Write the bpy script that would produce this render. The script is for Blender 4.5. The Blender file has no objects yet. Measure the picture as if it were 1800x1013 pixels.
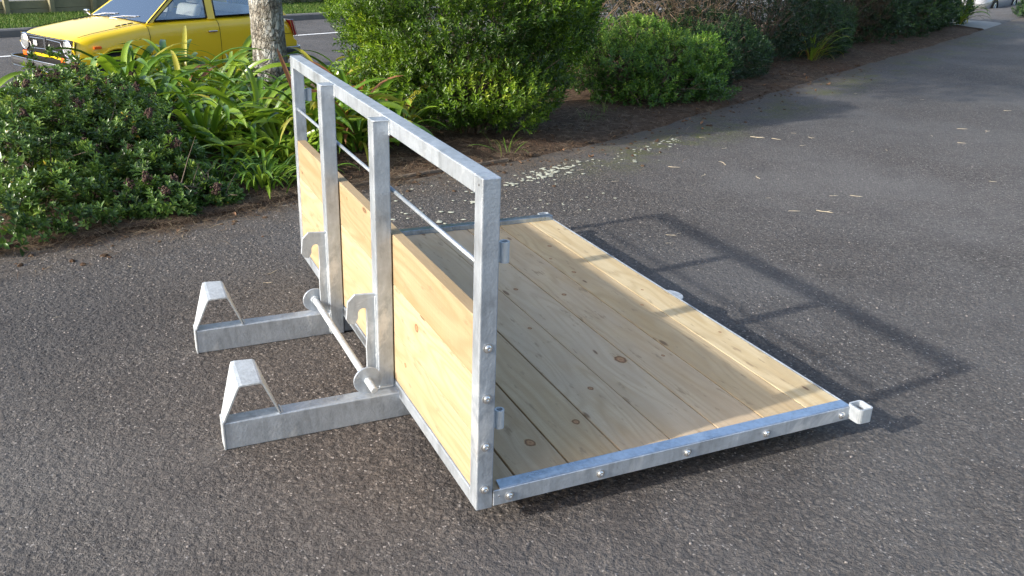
import bpy, bmesh, math, random
import numpy as np
from mathutils import Vector, Matrix, noise as mnoise
R = math.radians
random.seed(7); rng = np.random.default_rng(11)
sc = bpy.context.scene
col = sc.collection

# ------------------------------------------------------------------ camera
cd = bpy.data.cameras.new('camera'); cam = bpy.data.objects.new('camera', cd); col.objects.link(cam)
cd.sensor_width = 36; cd.lens = 31.26; cd.clip_start = .05; cd.clip_end = 1500
_r = Vector((0.90927857, -0.41496937, 0.03182625)); _u = Vector((0.12741606, 0.35035966, 0.927908)); _f = Vector((0.39620404, 0.83967168, -0.37144829))
cam.matrix_world = Matrix(((_r.x, _u.x, -_f.x, -0.8186), (_r.y, _u.y, -_f.y, -1.9213), (_r.z, _u.z, -_f.z, 1.5898), (0, 0, 0, 1)))
sc.camera = cam
# ------------------------------------------------------------------ sky and sun
SUN_EL, SUN_AZ = 24.5, 5.5          # light travels towards +x, 5.5 degrees towards +y
w = bpy.data.worlds.new('World'); sc.world = w; w.use_nodes = True
wn = w.node_tree.nodes; wl = w.node_tree.links
sky = wn.new('ShaderNodeTexSky'); sky.sky_type = 'NISHITA'; sky.sun_disc = False
sky.sun_elevation = R(SUN_EL); sky.sun_rotation = R(-90 - SUN_AZ)
sky.air_density = 1.0; sky.dust_density = 2.4; sky.ozone_density = .8
wl.new(sky.outputs[0], wn['Background'].inputs[0]); wn['Background'].inputs[1].default_value = .135
sl = bpy.data.lights.new('sun', 'SUN'); sl.energy = 2.35; sl.angle = R(.9); sl.color = (1, .96, .89)
so = bpy.data.objects.new('sun', sl); col.objects.link(so)
so.rotation_euler = Vector((math.cos(R(SUN_AZ)) * math.cos(R(SUN_EL)), math.sin(R(SUN_AZ)) * math.cos(R(SUN_EL)), -math.sin(R(SUN_EL)))).to_track_quat('-Z', 'Y').to_euler()
so.location = (-10, -1, 6)
sc.view_settings.view_transform = 'Standard'; sc.view_settings.look = 'None'
sc.view_settings.exposure = 1.38; sc.view_settings.gamma = 1

# ------------------------------------------------------------------ helpers
def tag(o, label=None, cat=None, group=None, kind=None):
    for k, v in (('label', label), ('category', cat), ('group', group), ('kind', kind)):
        if v: o[k] = v
    return o
def empty(name, loc, label, cat, group=None, rz=0):
    o = bpy.data.objects.new(name, None); col.objects.link(o); o.location = loc; o.rotation_euler = (0, 0, rz)
    o.empty_display_size = .1; o['abs'] = list(loc) if rz == 0 else [0, 0, 0]
    return tag(o, label, cat, group)
def absloc(p): return Vector(p['abs']) if p is not None and 'abs' in p else Vector((0, 0, 0))
def link(name, me, mat=None, parent=None, centre=True, smooth=False):
    """mesh given in its root's space; origin moved to the centre of its box"""
    if mat is not None and not len(me.materials):
        for m in (mat if isinstance(mat, (list, tuple)) else [mat]): me.materials.append(m)
    o = bpy.data.objects.new(name, me); col.objects.link(o)
    c = Vector((0, 0, 0))
    if centre and len(me.vertices):
        a = np.empty(len(me.vertices) * 3, 'f'); me.vertices.foreach_get('co', a); a = a.reshape(-1, 3)
        c = Vector(((a.min(0) + a.max(0)) / 2).tolist()); a -= np.array(c); me.vertices.foreach_set('co', a.ravel())
    if smooth: me.shade_smooth()
    me.update()
    o['abs'] = list(c)
    if parent is not None:
        o.parent = parent; o.location = c - absloc(parent)
    else: o.location = c
    return o
def bmlink(name, bm, mat=None, parent=None, smooth=False, **k):
    bmesh.ops.recalc_face_normals(bm, faces=bm.faces[:])
    me = bpy.data.meshes.new(name); bm.to_mesh(me); bm.free()
    return link(name, me, mat, parent, smooth=smooth, **k)
def arrmesh(name, V, F, tint=None, midx=None):
    V = np.asarray(V, 'f'); F = np.asarray(F, 'i'); me = bpy.data.meshes.new(name)
    me.vertices.add(len(V)); me.vertices.foreach_set('co', V.ravel())
    k = F.shape[1]; me.loops.add(F.size); me.loops.foreach_set('vertex_index', F.ravel())
    me.polygons.add(len(F)); me.polygons.foreach_set('loop_start', np.arange(0, F.size, k, dtype='i'))
    if midx is not None: me.polygons.foreach_set('material_index', np.asarray(midx, 'i'))
    if tint is not None:
        at = me.attributes.new('tint', 'FLOAT', 'POINT'); at.data.foreach_set('value', np.asarray(tint, 'f'))
    me.update(calc_edges=True)
    return me
def box(bm, a, b, bev=0.0, seg=1):
    vs = [bm.verts.new((x, y, z)) for x in (a[0], b[0]) for y in (a[1], b[1]) for z in (a[2], b[2])]
    fs = [(0, 1, 3, 2), (4, 6, 7, 5), (0, 4, 5, 1), (2, 3, 7, 6), (0, 2, 6, 4), (1, 5, 7, 3)]
    ff = [bm.faces.new([vs[i] for i in f]) for f in fs]
    if bev: bmesh.ops.bevel(bm, geom=list({e for f in ff for e in f.edges}), offset=bev, segments=seg, affect='EDGES', profile=.5)
def prism(bm, pts, d, bev=0):
    """polygon pts (3-D) extruded by vector d"""
    d = Vector(d); a = [bm.verts.new(p) for p in pts]; b = [bm.verts.new(Vector(p) + d) for p in pts]
    n = len(a); ff = [bm.faces.new(a), bm.faces.new(b[::-1])]
    for i in range(n): ff.append(bm.faces.new([a[i], b[i], b[(i + 1) % n], a[(i + 1) % n]][::-1]))
    if bev: bmesh.ops.bevel(bm, geom=list({e for f in ff for e in f.edges}), offset=bev, segments=1, affect='EDGES')
def tube(bm, pts, rad, n=10, cap=True):
    pts = [Vector(p) for p in pts]; rad = [rad] * len(pts) if not hasattr(rad, '__len__') else rad
    rings = []; up = None
    for i, p in enumerate(pts):
        t = (pts[min(i + 1, len(pts) - 1)] - pts[max(i - 1, 0)]).normalized()
        if up is None: up = Vector((0, 0, 1)) if abs(t.z) < .9 else Vector((1, 0, 0))
        s = t.cross(up).normalized(); up = s.cross(t).normalized()
        rings.append([bm.verts.new(p + rad[i] * (math.cos(2 * math.pi * k / n) * s + math.sin(2 * math.pi * k / n) * up)) for k in range(n)])
    for a, b in zip(rings, rings[1:]):
        for k in range(n): bm.faces.new((a[k], a[(k + 1) % n], b[(k + 1) % n], b[k]))
    if cap: bm.faces.new(rings[0][::-1]); bm.faces.new(rings[-1])
def cyl(bm, p, q, r, n=20): tube(bm, [p, q], r, n)
def pipe(bm, p, q, ro, ri, n=20):
    p, q = Vector(p), Vector(q); t = (q - p).normalized(); u = Vector((1, 0, 0)) if abs(t.x) < .9 else Vector((0, 1, 0))
    s = t.cross(u).normalized(); u = s.cross(t)
    rg = [[bm.verts.new(c + r * (math.cos(2 * math.pi * k / n) * s + math.sin(2 * math.pi * k / n) * u)) for k in range(n)] for c, r in ((p, ro), (q, ro), (q, ri), (p, ri))]
    for a, b in ((0, 1), (1, 2), (2, 3), (3, 0)):
        for k in range(n): bm.faces.new((rg[a][k], rg[a][(k + 1) % n], rg[b][(k + 1) % n], rg[b][k]))
def lathe(bm, c, axis, prof, n=28):
    """prof: list of (distance along axis, radius)"""
    c = Vector(c); t = Vector(axis).normalized(); u = Vector((0, 0, 1)) if abs(t.z) < .9 else Vector((1, 0, 0)); s = t.cross(u).normalized(); u = s.cross(t)
    rg = [[bm.verts.new(c + t * d + r * (math.cos(2 * math.pi * k / n) * s + math.sin(2 * math.pi * k / n) * u)) for k in range(n)] for d, r in prof]
    for a, b in zip(rg, rg[1:]):
        for k in range(n): bm.faces.new((a[k], a[(k + 1) % n], b[(k + 1) % n], b[k]))
    bm.faces.new(rg[0]); bm.faces.new(rg[-1][::-1])

# ------------------------------------------------------------------ materials
class NT:
    def __init__(s, name):
        s.m = bpy.data.materials.new(name); s.m.use_nodes = True; s.t = s.m.node_tree; s.b = s.t.nodes['Principled BSDF']; s.out = s.t.nodes['Material Output']
    def n(s, typ, **k):
        x = s.t.nodes.new(typ)
        for a, v in k.items(): setattr(x, a, v)
        return x
    def lk(s, a, b): s.t.links.new(a, b)
    def put(s, inp, v):
        if v is None: return
        if isinstance(v, bpy.types.NodeSocket): s.lk(v, inp)
        elif hasattr(inp.default_value, '__len__') and not hasattr(v, '__len__'): inp.default_value = (v,) * len(inp.default_value)
        elif hasattr(v, '__len__') and len(inp.default_value) == 4 and len(v) == 3: inp.default_value = (*v, 1)
        else: inp.default_value = v
    def math(s, op, a, b=None, c=None, clamp=False):
        x = s.n('ShaderNodeMath', operation=op, use_clamp=clamp); s.put(x.inputs[0], a); s.put(x.inputs[1], b)
        if c is not None: s.put(x.inputs[2], c)
        return x.outputs[0]
    def noise(s, vec, scale, detail=3, rough=.55, dist=0):
        x = s.n('ShaderNodeTexNoise'); s.put(x.inputs['Vector'], vec); x.inputs['Scale'].default_value = scale; x.inputs['Detail'].default_value = detail
        x.inputs['Roughness'].default_value = rough; x.inputs['Distortion'].default_value = dist; return x.outputs['Fac']
    def voro(s, vec, scale, feature='F1'):
        x = s.n('ShaderNodeTexVoronoi', feature=feature); s.put(x.inputs['Vector'], vec); x.inputs['Scale'].default_value = scale; return x
    def ramp(s, fac, stops, interp='LINEAR'):
        x = s.n('ShaderNodeValToRGB'); cr = x.color_ramp; cr.interpolation = interp
        while len(cr.elements) < len(stops): cr.elements.new(.5)
        for e, (p, c) in zip(cr.elements, stops): e.position = p; e.color = (*c, 1) if hasattr(c, '__len__') else (c, c, c, 1)
        s.put(x.inputs[0], fac); return x.outputs[0]
    def mix(s, fac, a, b, typ='MIX'):
        x = s.n('ShaderNodeMix', data_type='RGBA', blend_type=typ); s.put(x.inputs[0], fac); s.put(x.inputs[6], a); s.put(x.inputs[7], b); return x.outputs[2]
    def obj(s): return s.n('ShaderNodeTexCoord').outputs['Object']
    def map(s, vec, scale=(1, 1, 1), loc=(0, 0, 0), rot=(0, 0, 0)):
        x = s.n('ShaderNodeMapping'); s.put(x.inputs[0], vec); x.inputs['Location'].default_value = loc; x.inputs['Scale'].default_value = scale; x.inputs['Rotation'].default_value = rot; return x.outputs[0]
    def xyz(s, vec):
        x = s.n('ShaderNodeSeparateXYZ'); s.lk(vec, x.inputs[0]); return x.outputs
    def comb(s, a, b, c):
        x = s.n('ShaderNodeCombineXYZ'); s.put(x.inputs[0], a); s.put(x.inputs[1], b); s.put(x.inputs[2], c); return x.outputs[0]
    def attr(s, name): return s.n('ShaderNodeAttribute', attribute_name=name).outputs['Fac']
    def bump(s, h, dist, strength=1):
        x = s.n('ShaderNodeBump'); x.inputs['Distance'].default_value = dist; x.inputs['Strength'].default_value = strength; s.lk(h, x.inputs['Height']); s.lk(x.outputs[0], s.b.inputs['Normal']); return x
    def set(s, color=None, rough=None, metal=None, spec=None):
        s.put(s.b.inputs['Base Color'], color); s.put(s.b.inputs['Roughness'], rough); s.put(s.b.inputs['Metallic'], metal); s.put(s.b.inputs['Specular IOR Level'], spec); return s.m
def plain(name, c, rough=.5, metal=0, var=.12, scale=30, bump=0, spec=.5):
    t = NT(name); v = t.obj(); n = t.noise(v, scale, 4)
    cc = t.mix(t.math('MULTIPLY', n, 1), tuple(x * (1 - var) for x in c), tuple(min(1, x * (1 + var)) for x in c))
    if bump: t.bump(n, bump)
    return t.set(cc, rough, metal, spec)

def galv(name, base=(.42, .465, .52), rough=.46, metal=.6, seed=0.0):
    t = NT(name); v = t.map(t.obj(), loc=(seed, seed * 2, 0))
    a = t.noise(v, 9, 4, .6, .6); b = t.noise(t.map(v, scale=(1, 1, .25)), 60, 3, .6); sp = t.voro(v, 95).outputs['Color']
    f = t.math('ADD', t.math('MULTIPLY', a, .6), t.math('MULTIPLY', b, .4))
    c = t.ramp(f, [(.3, tuple(x * .62 for x in base)), (.48, base), (.62, tuple(min(1, x * 1.14) for x in base)), (.75, (.78, .81, .83))])
    g = t.n('ShaderNodeRGBToBW'); t.lk(sp, g.inputs[0])
    c = t.mix(t.math('MULTIPLY', g.outputs[0], .22), c, tuple(x * .6 for x in base))
    dr = t.ramp(t.noise(t.map(v, scale=(1, 1, .12)), 34, 4, .65, .3), [(.55, 0.), (.66, .40)]); c = t.mix(dr, c, tuple(x * .58 for x in base))
    st = t.ramp(t.noise(v, 3.5, 5, .7, 1.2), [(.58, 0.), (.68, .45)])
    c = t.mix(st, c, (.83, .85, .86))
    r = t.math('ADD', t.math('MULTIPLY', a, .28), rough - .12)
    t.bump(t.math('ADD', t.noise(v, 130, 2), t.math('MULTIPLY', a, 2.)), .0009)
    return t.set(c, r, metal, .5)
M_GALV = galv('galvanised_steel'); M_GALV2 = galv('galvanised_steel_bright', (.50, .54, .575), .55, .45, 3.1)
M_ZINC = galv('zinc_smooth', (.44, .51, .60), .30, .9, 5.)
M_HOOK = galv('galvanised_matt', (.36, .395, .43), .62, .2, 8.)
M_BOLT = plain('bolt_stainless', (.75, .75, .74), .22, .9, .05)

def wood(name, base, axis='Y', seed=0., knots=(), grey=0., contrast=1., yellow=0.):
    """knots: (across, along, radius). axis = length axis; the board's other long direction is 'across'."""
    t = NT(name); x, y, z = t.xyz(t.obj())
    if axis == 'Y0': ac, al, th = x, y, z       # deck: across x, along y
    else: ac, al, th = z, y, x                  # headboard: across z, along y
    acw = ac; kmask = None; kring = None
    for kx, ky, kr in knots:
        dx = t.math('SUBTRACT', ac, kx); dy = t.math('SUBTRACT', al, ky)
        wob = t.math('MULTIPLY', t.noise(t.comb(dx, dy, seed + kx), 60, 2), kr * .5)
        d2 = t.math('ADD', t.math('MULTIPLY', dx, dx), t.math('MULTIPLY', t.math('MULTIPLY', dy, dy), .16))
        g = t.math('EXPONENT', t.math('MULTIPLY', d2, -1 / (kr * 2.6) ** 2))
        acw = t.math('SUBTRACT', acw, t.math('MULTIPLY', t.math('MULTIPLY', dx, g), .85))
        d = t.math('ADD', t.math('SQRT', t.math('ADD', t.math('MULTIPLY', dx, dx), t.math('MULTIPLY', t.math('MULTIPLY', dy, dy), .6))), wob)
        m = t.math('SUBTRACT', 1., t.math('DIVIDE', d, kr * 1.25), clamp=True)
        kmask = m if kmask is None else t.math('MAXIMUM', kmask, m)
    s = seed * 7.3
    low = t.noise(t.comb(t.math('MULTIPLY', acw, 5.5), t.math('MULTIPLY', al, .8), s), 1., 2, .45, .25)
    bands = t.math('SINE', t.math('MULTIPLY', low, 75.))
    bands = t.math('POWER', t.math('MULTIPLY_ADD', bands, .5, .5), 2.2)
    wide = t.noise(t.comb(t.math('MULTIPLY', acw, 16.), t.math('MULTIPLY', al, .9), s + 4), 1., 3, .6)
    fine = t.noise(t.comb(t.math('MULTIPLY', acw, 420.), t.math('MULTIPLY', al, 9.), t.math('MULTIPLY', th, 300.)), 1., 3, .6)
    saw = t.noise(t.comb(t.math('MULTIPLY', ac, 14.), t.math('MULTIPLY', al, 170.), s), 1., 2, .5)
    blot = t.noise(t.comb(ac, t.math('MULTIPLY', al, .5), s + 9), 9., 4, .6)
    dirt = t.noise(t.comb(ac, t.math('MULTIPLY', al, .45), s + 19), 4.5, 5, .65, .6)
    dk = tuple(a * b for a, b in zip(base, (.66, .58, .48))); lt = tuple(min(.9, a * 1.12) for a in base)
    c = t.mix(t.math('MULTIPLY', wide, .9), base, lt)
    c = t.mix(t.math('MULTIPLY', bands, .50 * contrast), c, dk)
    c = t.mix(t.ramp(wide, [(.32, .55 * contrast), (.55, 0.)]), c, tuple(a * b for a, b in zip(base, (.86, .73, .54))))
    c = t.mix(t.ramp(fine, [(.38, .30), (.62, 0.)]), c, dk)
    c = t.mix(t.ramp(saw, [(.42, .10), (.58, 0.)]), c, dk)
    gcol = (.47, .375, .265)
    c = t.mix(t.ramp(blot, [(.35, 0.), (.65, min(1, .20 + grey))]), c, tuple(a * b for a, b in zip(base, (.84, .80, .80))))
    if grey: c = t.mix(t.ramp(dirt, [(.36, 0.), (.66, grey)]), c, gcol)
    mk = t.ramp(t.noise(t.comb(t.math('MULTIPLY', ac, 40.), t.math('MULTIPLY', al, 9.), s + 31), 1., 3, .6), [(.62, 0.), (.70, .65)])
    c = t.mix(mk, c, (.24, .17, .10))
    if kmask is not None:
        kc = t.ramp(kmask, [(0., base), (.10, (.40, .25, .12)), (.24, (.09, .04, .02)), (.34, (.24, .11, .05)), (.55, (.40, .23, .11)), (.7, (.27, .13, .06)), (1., (.40, .24, .12))])
        c = t.mix(t.ramp(kmask, [(0., 0.), (.10, .9), (1., .9)]), c, kc)
    vk = t.voro(t.comb(t.math('MULTIPLY', t.math('ADD', acw, s), 11.), t.math('MULTIPLY', t.math('ADD', al, s), 3.6), 0.), 1.)
    vk.inputs['Randomness'].default_value = 1.; sp_ = t.n('ShaderNodeSeparateColor'); t.lk(vk.outputs['Color'], sp_.inputs[0])
    kk = t.math('MULTIPLY', t.math('GREATER_THAN', sp_.outputs[0], .30), t.math('SUBTRACT', 1., t.math('DIVIDE', t.math('ADD', vk.outputs['Distance'], t.math('MULTIPLY', blot, .05)), t.math('MULTIPLY_ADD', sp_.outputs[1], .09, .075)), clamp=True))
    c = t.mix(t.ramp(kk, [(0., 0.), (.3, .75), (1., .85)]), c, t.ramp(kk, [(.1, (.22, .12, .06)), (.45, (.08, .04, .022)), (.8, (.25, .13, .07))]))
    t.bump(t.math('ADD', t.math('MULTIPLY', fine, .6), t.math('ADD', t.math('MULTIPLY', bands, .25), t.math('MULTIPLY', saw, .3))), .0012)
    return t.set(c, .72, 0, .25)

def leafmat(name, stops, rough=.38, trans=.3, spec=.5):
    """colour by the per-leaf 'tint' attribute"""
    t = NT(name); a = t.attr('tint'); c = t.ramp(a, stops)
    c = t.mix(t.math('MULTIPLY', t.noise(t.obj(), 35, 2), .25), c, t.mix(.5, c, (.03, .04, .008)))
    t.set(c, rough, 0, spec)
    tr = t.n('ShaderNodeBsdfTranslucent'); t.put(tr.inputs[0], t.mix(.55, c, t.mix(1., c, (1.0, .95, .25), 'MULTIPLY')))
    mx = t.n('ShaderNodeMixShader'); mx.inputs[0].default_value = trans
    t.lk(t.b.outputs[0], mx.inputs[1]); t.lk(tr.outputs[0], mx.inputs[2]); t.lk(mx.outputs[0], t.out.inputs[0])
    return t.m
M_BARKS = plain('shrub_bark', (.10, .075, .055), .85, 0, .4, 40, .004)

# ------------------------------------------------------------------ terrain lines
EDGE = [(-14, 1.2), (-6, 2.15), (-3, 2.75), (-1.37, 3.02), (-.95, 3.06), (-.54, 3.15), (.0, 3.36), (.26, 3.47), (.76, 3.66), (1.51, 3.82), (2.0, 3.98), (2.4, 4.15), (2.84, 4.31), (3.45, 4.62),
        (4.3, 5.06), (5.22, 5.55), (6.64, 6.33), (8.48, 7.33), (11.5, 8.95), (14.5, 10.55), (20, 13.6), (60, 35)]
SD = Vector((.91068, .41310)); SN = Vector((-.41310, .91068)); SO = Vector((-1.4516, 10.8105)) - SN * 1.15   # street direction, normal, near kerb origin
FAR_KERB, LINE_T = 7.62, 4.98
def st(x, y): d = Vector((x, y)) - SO; return d.dot(SD), d.dot(SN)
def street_z(a): return -.53
edge_fine = []
for (x0, y0), (x1, y1) in zip(EDGE, EDGE[1:]):
    L = math.hypot(x1 - x0, y1 - y0); n = max(2, int(L / (.05 if x0 > -2 and x1 < 12 else .5)))
    for i in range(n):
        f = i / n; x = x0 + (x1 - x0) * f; y = y0 + (y1 - y0) * f
        j = .05 * mnoise.noise(Vector((x * 2.2, y * 2.2, 3))) + .02 * mnoise.noise(Vector((x * 9, y * 9, 1)))
        edge_fine.append((x - j * .4, y + j))
edge_np = np.array(edge_fine)
def edge_y(x): return float(np.interp(x, edge_np[:, 0], edge_np[:, 1]))
def bed_z(x, y):
    ey = edge_y(x); a, t = st(x, y); s = (y - ey) * .87
    if s <= 0: return 0.
    f = min(1, s / max(.5, s - t)) if t < 0 else 1.
    g = f ** (3.2 - 2.3 * min(1, max(0, (x - 14) / 6))); z = (street_z(a) + .13) * g
    return z + .035 * math.exp(-((s - .6) / .5) ** 2) + .03 * mnoise.noise(Vector((x * 1.7, y * 1.7, 0))) * min(1, s * 2)

def sheet(name, rows, mat, attrs=None, kind='structure'):
    """rows: list of equally long lists of points"""
    m, n = len(rows), len(rows[0]); V = np.array([p for r in rows for p in r], 'f')
    i = np.arange(m - 1)[:, None] * n + np.arange(n - 1)[None, :]
    F = np.stack([i, i + 1, i + n + 1, i + n], -1).reshape(-1, 4)
    me = arrmesh(name, V, F)
    if attrs is not None:
        at = me.attributes.new('edgedist', 'FLOAT', 'POINT'); at.data.foreach_set('value', np.asarray(attrs, 'f').ravel())
    o = link(name, me, mat, None, centre=False, smooth=True)
    if o.data.polygons[0].normal.z < 0: me.flip_normals()
    return tag(o, kind=kind)

def asphalt(name, tone=1., warm=.7, edge=True, coarse=1.):
    t = NT(name); v = t.obj(); x, y, z = t.xyz(v)
    wv = t.noise(v, 45, 2)
    vv = t.n('ShaderNodeVectorMath', operation='ADD'); t.lk(v, vv.inputs[0]); t.lk(t.comb(t.math('MULTIPLY', wv, .008), t.math('MULTIPLY', wv, -.008), 0), vv.inputs[1]); v2 = vv.outputs[0]
    v1 = t.voro(v2, 82 / coarse); v3 = t.voro(v2, 185 / coarse); big = t.noise(v, .55, 4, .6); mid = t.noise(v, 3.2, 4, .6)
    c1 = t.n('ShaderNodeSeparateColor'); t.lk(v1.outputs['Color'], c1.inputs[0]); c3 = t.n('ShaderNodeSeparateColor'); t.lk(v3.outputs['Color'], c3.inputs[0])
    a = tuple(k * tone for k in (.074, .067, .061)); b = tuple(k * tone for k in (.185, .170, .155)); br = tuple(k * tone for k in (.155, .126, .106))
    c = t.mix(c1.outputs[0], a, b); c = t.mix(t.math('MULTIPLY', c1.outputs[1], .6 * warm), c, br)
    c = t.mix(t.ramp(c3.outputs[0], [(.0, .5), (.5, 0.)]), c, tuple(k * tone for k in (.045, .043, .044)))
    c = t.mix(t.ramp(v1.outputs['Distance'], [(.25, 0.), (.75, .75)]), c, tuple(k * tone for k in (.035, .033, .033)))
    pit = t.noise(v, 36, 4, .66, .6); pat = t.noise(v, .8, 3, .5)
    c = t.mix(t.ramp(pit, [(.34, .55), (.48, 0.)]), c, tuple(k * tone for k in (.022, .021, .022)))
    c = t.mix(t.ramp(pit, [(.56, 0.), (.72, .5)]), c, tuple(k * tone for k in (.24, .222, .205)))
    c = t.mix(t.ramp(c3.outputs[1], [(.982, 0.), (.988, .8)]), c, (.42, .40, .38))
    c = t.mix(t.ramp(big, [(.38, 0.), (.62, .5)]), c, tuple(k * tone for k in (.150, .146, .144)))
    c = t.mix(t.ramp(mid, [(.50, 0.), (.72, .40)]), c, tuple(k * tone for k in (.058, .053, .052)))
    if edge:
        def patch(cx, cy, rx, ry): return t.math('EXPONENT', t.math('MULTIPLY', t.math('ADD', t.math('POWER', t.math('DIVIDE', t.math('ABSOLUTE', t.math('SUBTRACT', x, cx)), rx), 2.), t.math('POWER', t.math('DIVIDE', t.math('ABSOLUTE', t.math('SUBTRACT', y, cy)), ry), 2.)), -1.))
        c = t.mix(t.math('MULTIPLY', patch(.0, .8, .9, 1.3), .35), c, t.mix(1., c, (1.0, .80, .70), 'MULTIPLY'))
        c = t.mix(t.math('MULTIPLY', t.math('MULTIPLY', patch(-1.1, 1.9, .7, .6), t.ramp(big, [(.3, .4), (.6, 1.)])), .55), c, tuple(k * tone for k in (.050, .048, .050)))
        c = t.mix(t.math('MULTIPLY', patch(4.5, 2.2, 2.2, 1.6), .4), c, t.mix(1., c, (1.35, 1.33, 1.33), 'MULTIPLY'))
        e = t.attr('edgedist'); n1 = t.noise(v, 5.5, 6, .65); n2 = t.noise(v, 60, 3, .6); n4 = t.noise(v, 1.3, 3)
        # soil dust washed off the bed
        f = t.math('ADD', t.math('MULTIPLY', t.math('SUBTRACT', .42, e), 2.2), t.math('MULTIPLY', t.math('SUBTRACT', n1, .5), 2.2))
        c = t.mix(t.math('MULTIPLY', f, .75, clamp=True), c, t.mix(n2, (.065, .050, .038), (.15, .125, .10)))
        # moss band
        g = t.math('SUBTRACT', 1., t.math('MULTIPLY', t.math('ABSOLUTE', t.math('SUBTRACT', e, .40)), 2.3), clamp=True)
        g = t.math('MULTIPLY', g, t.ramp(n4, [(.46, 0.), (.55, 1.)])); g = t.math('MULTIPLY', g, t.ramp(t.math('ADD', t.math('MULTIPLY', n1, .7), t.math('MULTIPLY', n2, .3)), [(.42, 0.), (.53, 1.)]))
        g = t.math('MULTIPLY', g, t.ramp(x, [(0., 0.), (1., 1.)]))
        g = t.math('MULTIPLY', g, t.math('MULTIPLY', t.math('SUBTRACT', x, 1.9), 1., clamp=True))
        c = t.mix(t.math('MULTIPLY', t.math('MULTIPLY', g, .85), t.ramp(t.noise(v, 26, 4, .7), [(.40, .15), (.56, 1.)])), c, t.mix(n2, (.05, .065, .010), (.12, .125, .02)))
    nz = t.noise(v, 58, 5, .7, .4); h = t.math('ADD', t.math('ADD', t.math('ADD', t.math('MULTIPLY', nz, 1.5), t.math('MULTIPLY', pit, 2.2)), t.math('MULTIPLY', t.math('SUBTRACT', 1., v1.outputs['Distance']), .5)), t.math('ADD', t.math('MULTIPLY', t.math('SUBTRACT', 1., v3.outputs['Distance']), .35), t.math('MULTIPLY', c1.outputs[2], .55)))
    t.bump(h, .0050 * coarse, 1.)
    return t.set(c, .82, 0, .35)
M_ASPH = asphalt('driveway_asphalt', .86); M_ROAD = asphalt('road_asphalt', .85, .15, False, 1.)
# ground base to the horizon
t = NT('base_earth'); M_BASE = t.set(t.ramp(t.noise(t.obj(), .2, 5), [(.3, (.035, .06, .015)), (.7, (.07, .09, .03))]), .95)
bm = bmesh.new(); vs = [bm.verts.new(p) for p in ((-600, -600, -1.3), (600, -600, -1.3), (600, 600, -1.3), (-600, 600, -1.3))]; bm.faces.new(vs)
tag(bmlink('ground', bm, M_BASE, centre=False), kind='structure')
# driveway: from just under the bed's edge towards the camera and far behind it
outs = [-.12, -.03, .04, .1, .18, .26, .34, .42, .5, .6, .75, 1., 1.5, 2.5, 5, 12, 40]
rows = [[(ex + .45 * d, ey - .9 * d, -.02 if d < -.1 else 0.) for d in outs] for ex, ey in edge_fine]
sheet('driveway', rows, M_ASPH, [list(outs) for _ in edge_fine])
# worn stone surface of the driveway where it is near enough to see each chip: real relief
def up_(a, ny, nx):
    yy = np.linspace(0, a.shape[0] - 1.001, ny); xx = np.linspace(0, a.shape[1] - 1.001, nx); y0 = yy.astype(int); x0 = xx.astype(int); fy = (yy - y0)[:, None]; fx = (xx - x0)[None]
    fy = fy * fy * (3 - 2 * fy); fx = fx * fx * (3 - 2 * fx)
    return (a[y0][:, x0] * (1 - fy) + a[y0 + 1][:, x0] * fy) * (1 - fx) + (a[y0][:, x0 + 1] * (1 - fy) + a[y0 + 1][:, x0 + 1] * fy) * fx
CS = .0056; gx0, gx1, gy0, gy1 = -1.75, 3.3, -1.05, 3.95; nx_ = int((gx1 - gx0) / CS); ny_ = int((gy1 - gy0) / CS)
gx = np.linspace(gx0, gx1, nx_)[None, :].repeat(ny_, 0); gy = np.linspace(gy0, gy1, ny_)[:, None].repeat(nx_, 1)
A_ = up_(rng.random((int(ny_ * CS / .0145), int(nx_ * CS / .0145))), ny_, nx_); B_ = rng.random((ny_, nx_)); C_ = up_(rng.random((int(ny_ * CS / .05), int(nx_ * CS / .05))), ny_, nx_); D_ = up_(rng.random((9, 9)), ny_, nx_)
hgt = np.minimum(.52 * A_ + .42 * B_ + .18 * C_, .66); rough_ = .75 + .5 * D_ + .7 * np.exp(-((gx + 1.0) / .9) ** 2 - ((gy - 2.1) / .8) ** 2)
ey_ = np.interp(gx, edge_np[:, 0], edge_np[:, 1]); dist_e = (ey_ - gy) * .9
fade = np.clip(np.minimum.reduce([dist_e / .12 - .6, (gx - gx0) / .12, (gx1 - gx) / .25, (gy - gy0) / .12]), 0, 1)
zz = -.006 + (.0075 + (hgt - .62) * .0088 * rough_) * fade
rr3 = np.array(_r); uu3 = np.array(_u); ff3 = np.array(_f); dx_ = gx + 0.8186; dy_ = gy + 1.9213; dz_ = -1.5898
wd_ = dx_ * ff3[0] + dy_ * ff3[1] + dz_ * ff3[2]; pxx = (dx_ * rr3[0] + dy_ * rr3[1] + dz_ * rr3[2]) / wd_ * 1563; pyy = -(dx_ * uu3[0] + dy_ * uu3[1] + dz_ * uu3[2]) / wd_ * 1563
vis = (abs(pxx) < 1010) & (pyy < 600) & (wd_ < 6.6) & (fade > 0)
idx = np.arange(nx_ * ny_).reshape(ny_, nx_); cell = vis[:-1, :-1] & vis[1:, 1:] & vis[1:, :-1] & vis[:-1, 1:]
F = np.stack([idx[:-1, :-1][cell], idx[:-1, 1:][cell], idx[1:, 1:][cell], idx[1:, :-1][cell]], 1); used = np.unique(F); rem = np.full(nx_ * ny_, -1); rem[used] = np.arange(len(used)); F = rem[F]
jx_ = rng.normal(0, CS * .16, (2, len(used))); V = np.stack([gx.ravel()[used] + jx_[0], gy.ravel()[used] + jx_[1], zz.ravel()[used]], 1)
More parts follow.
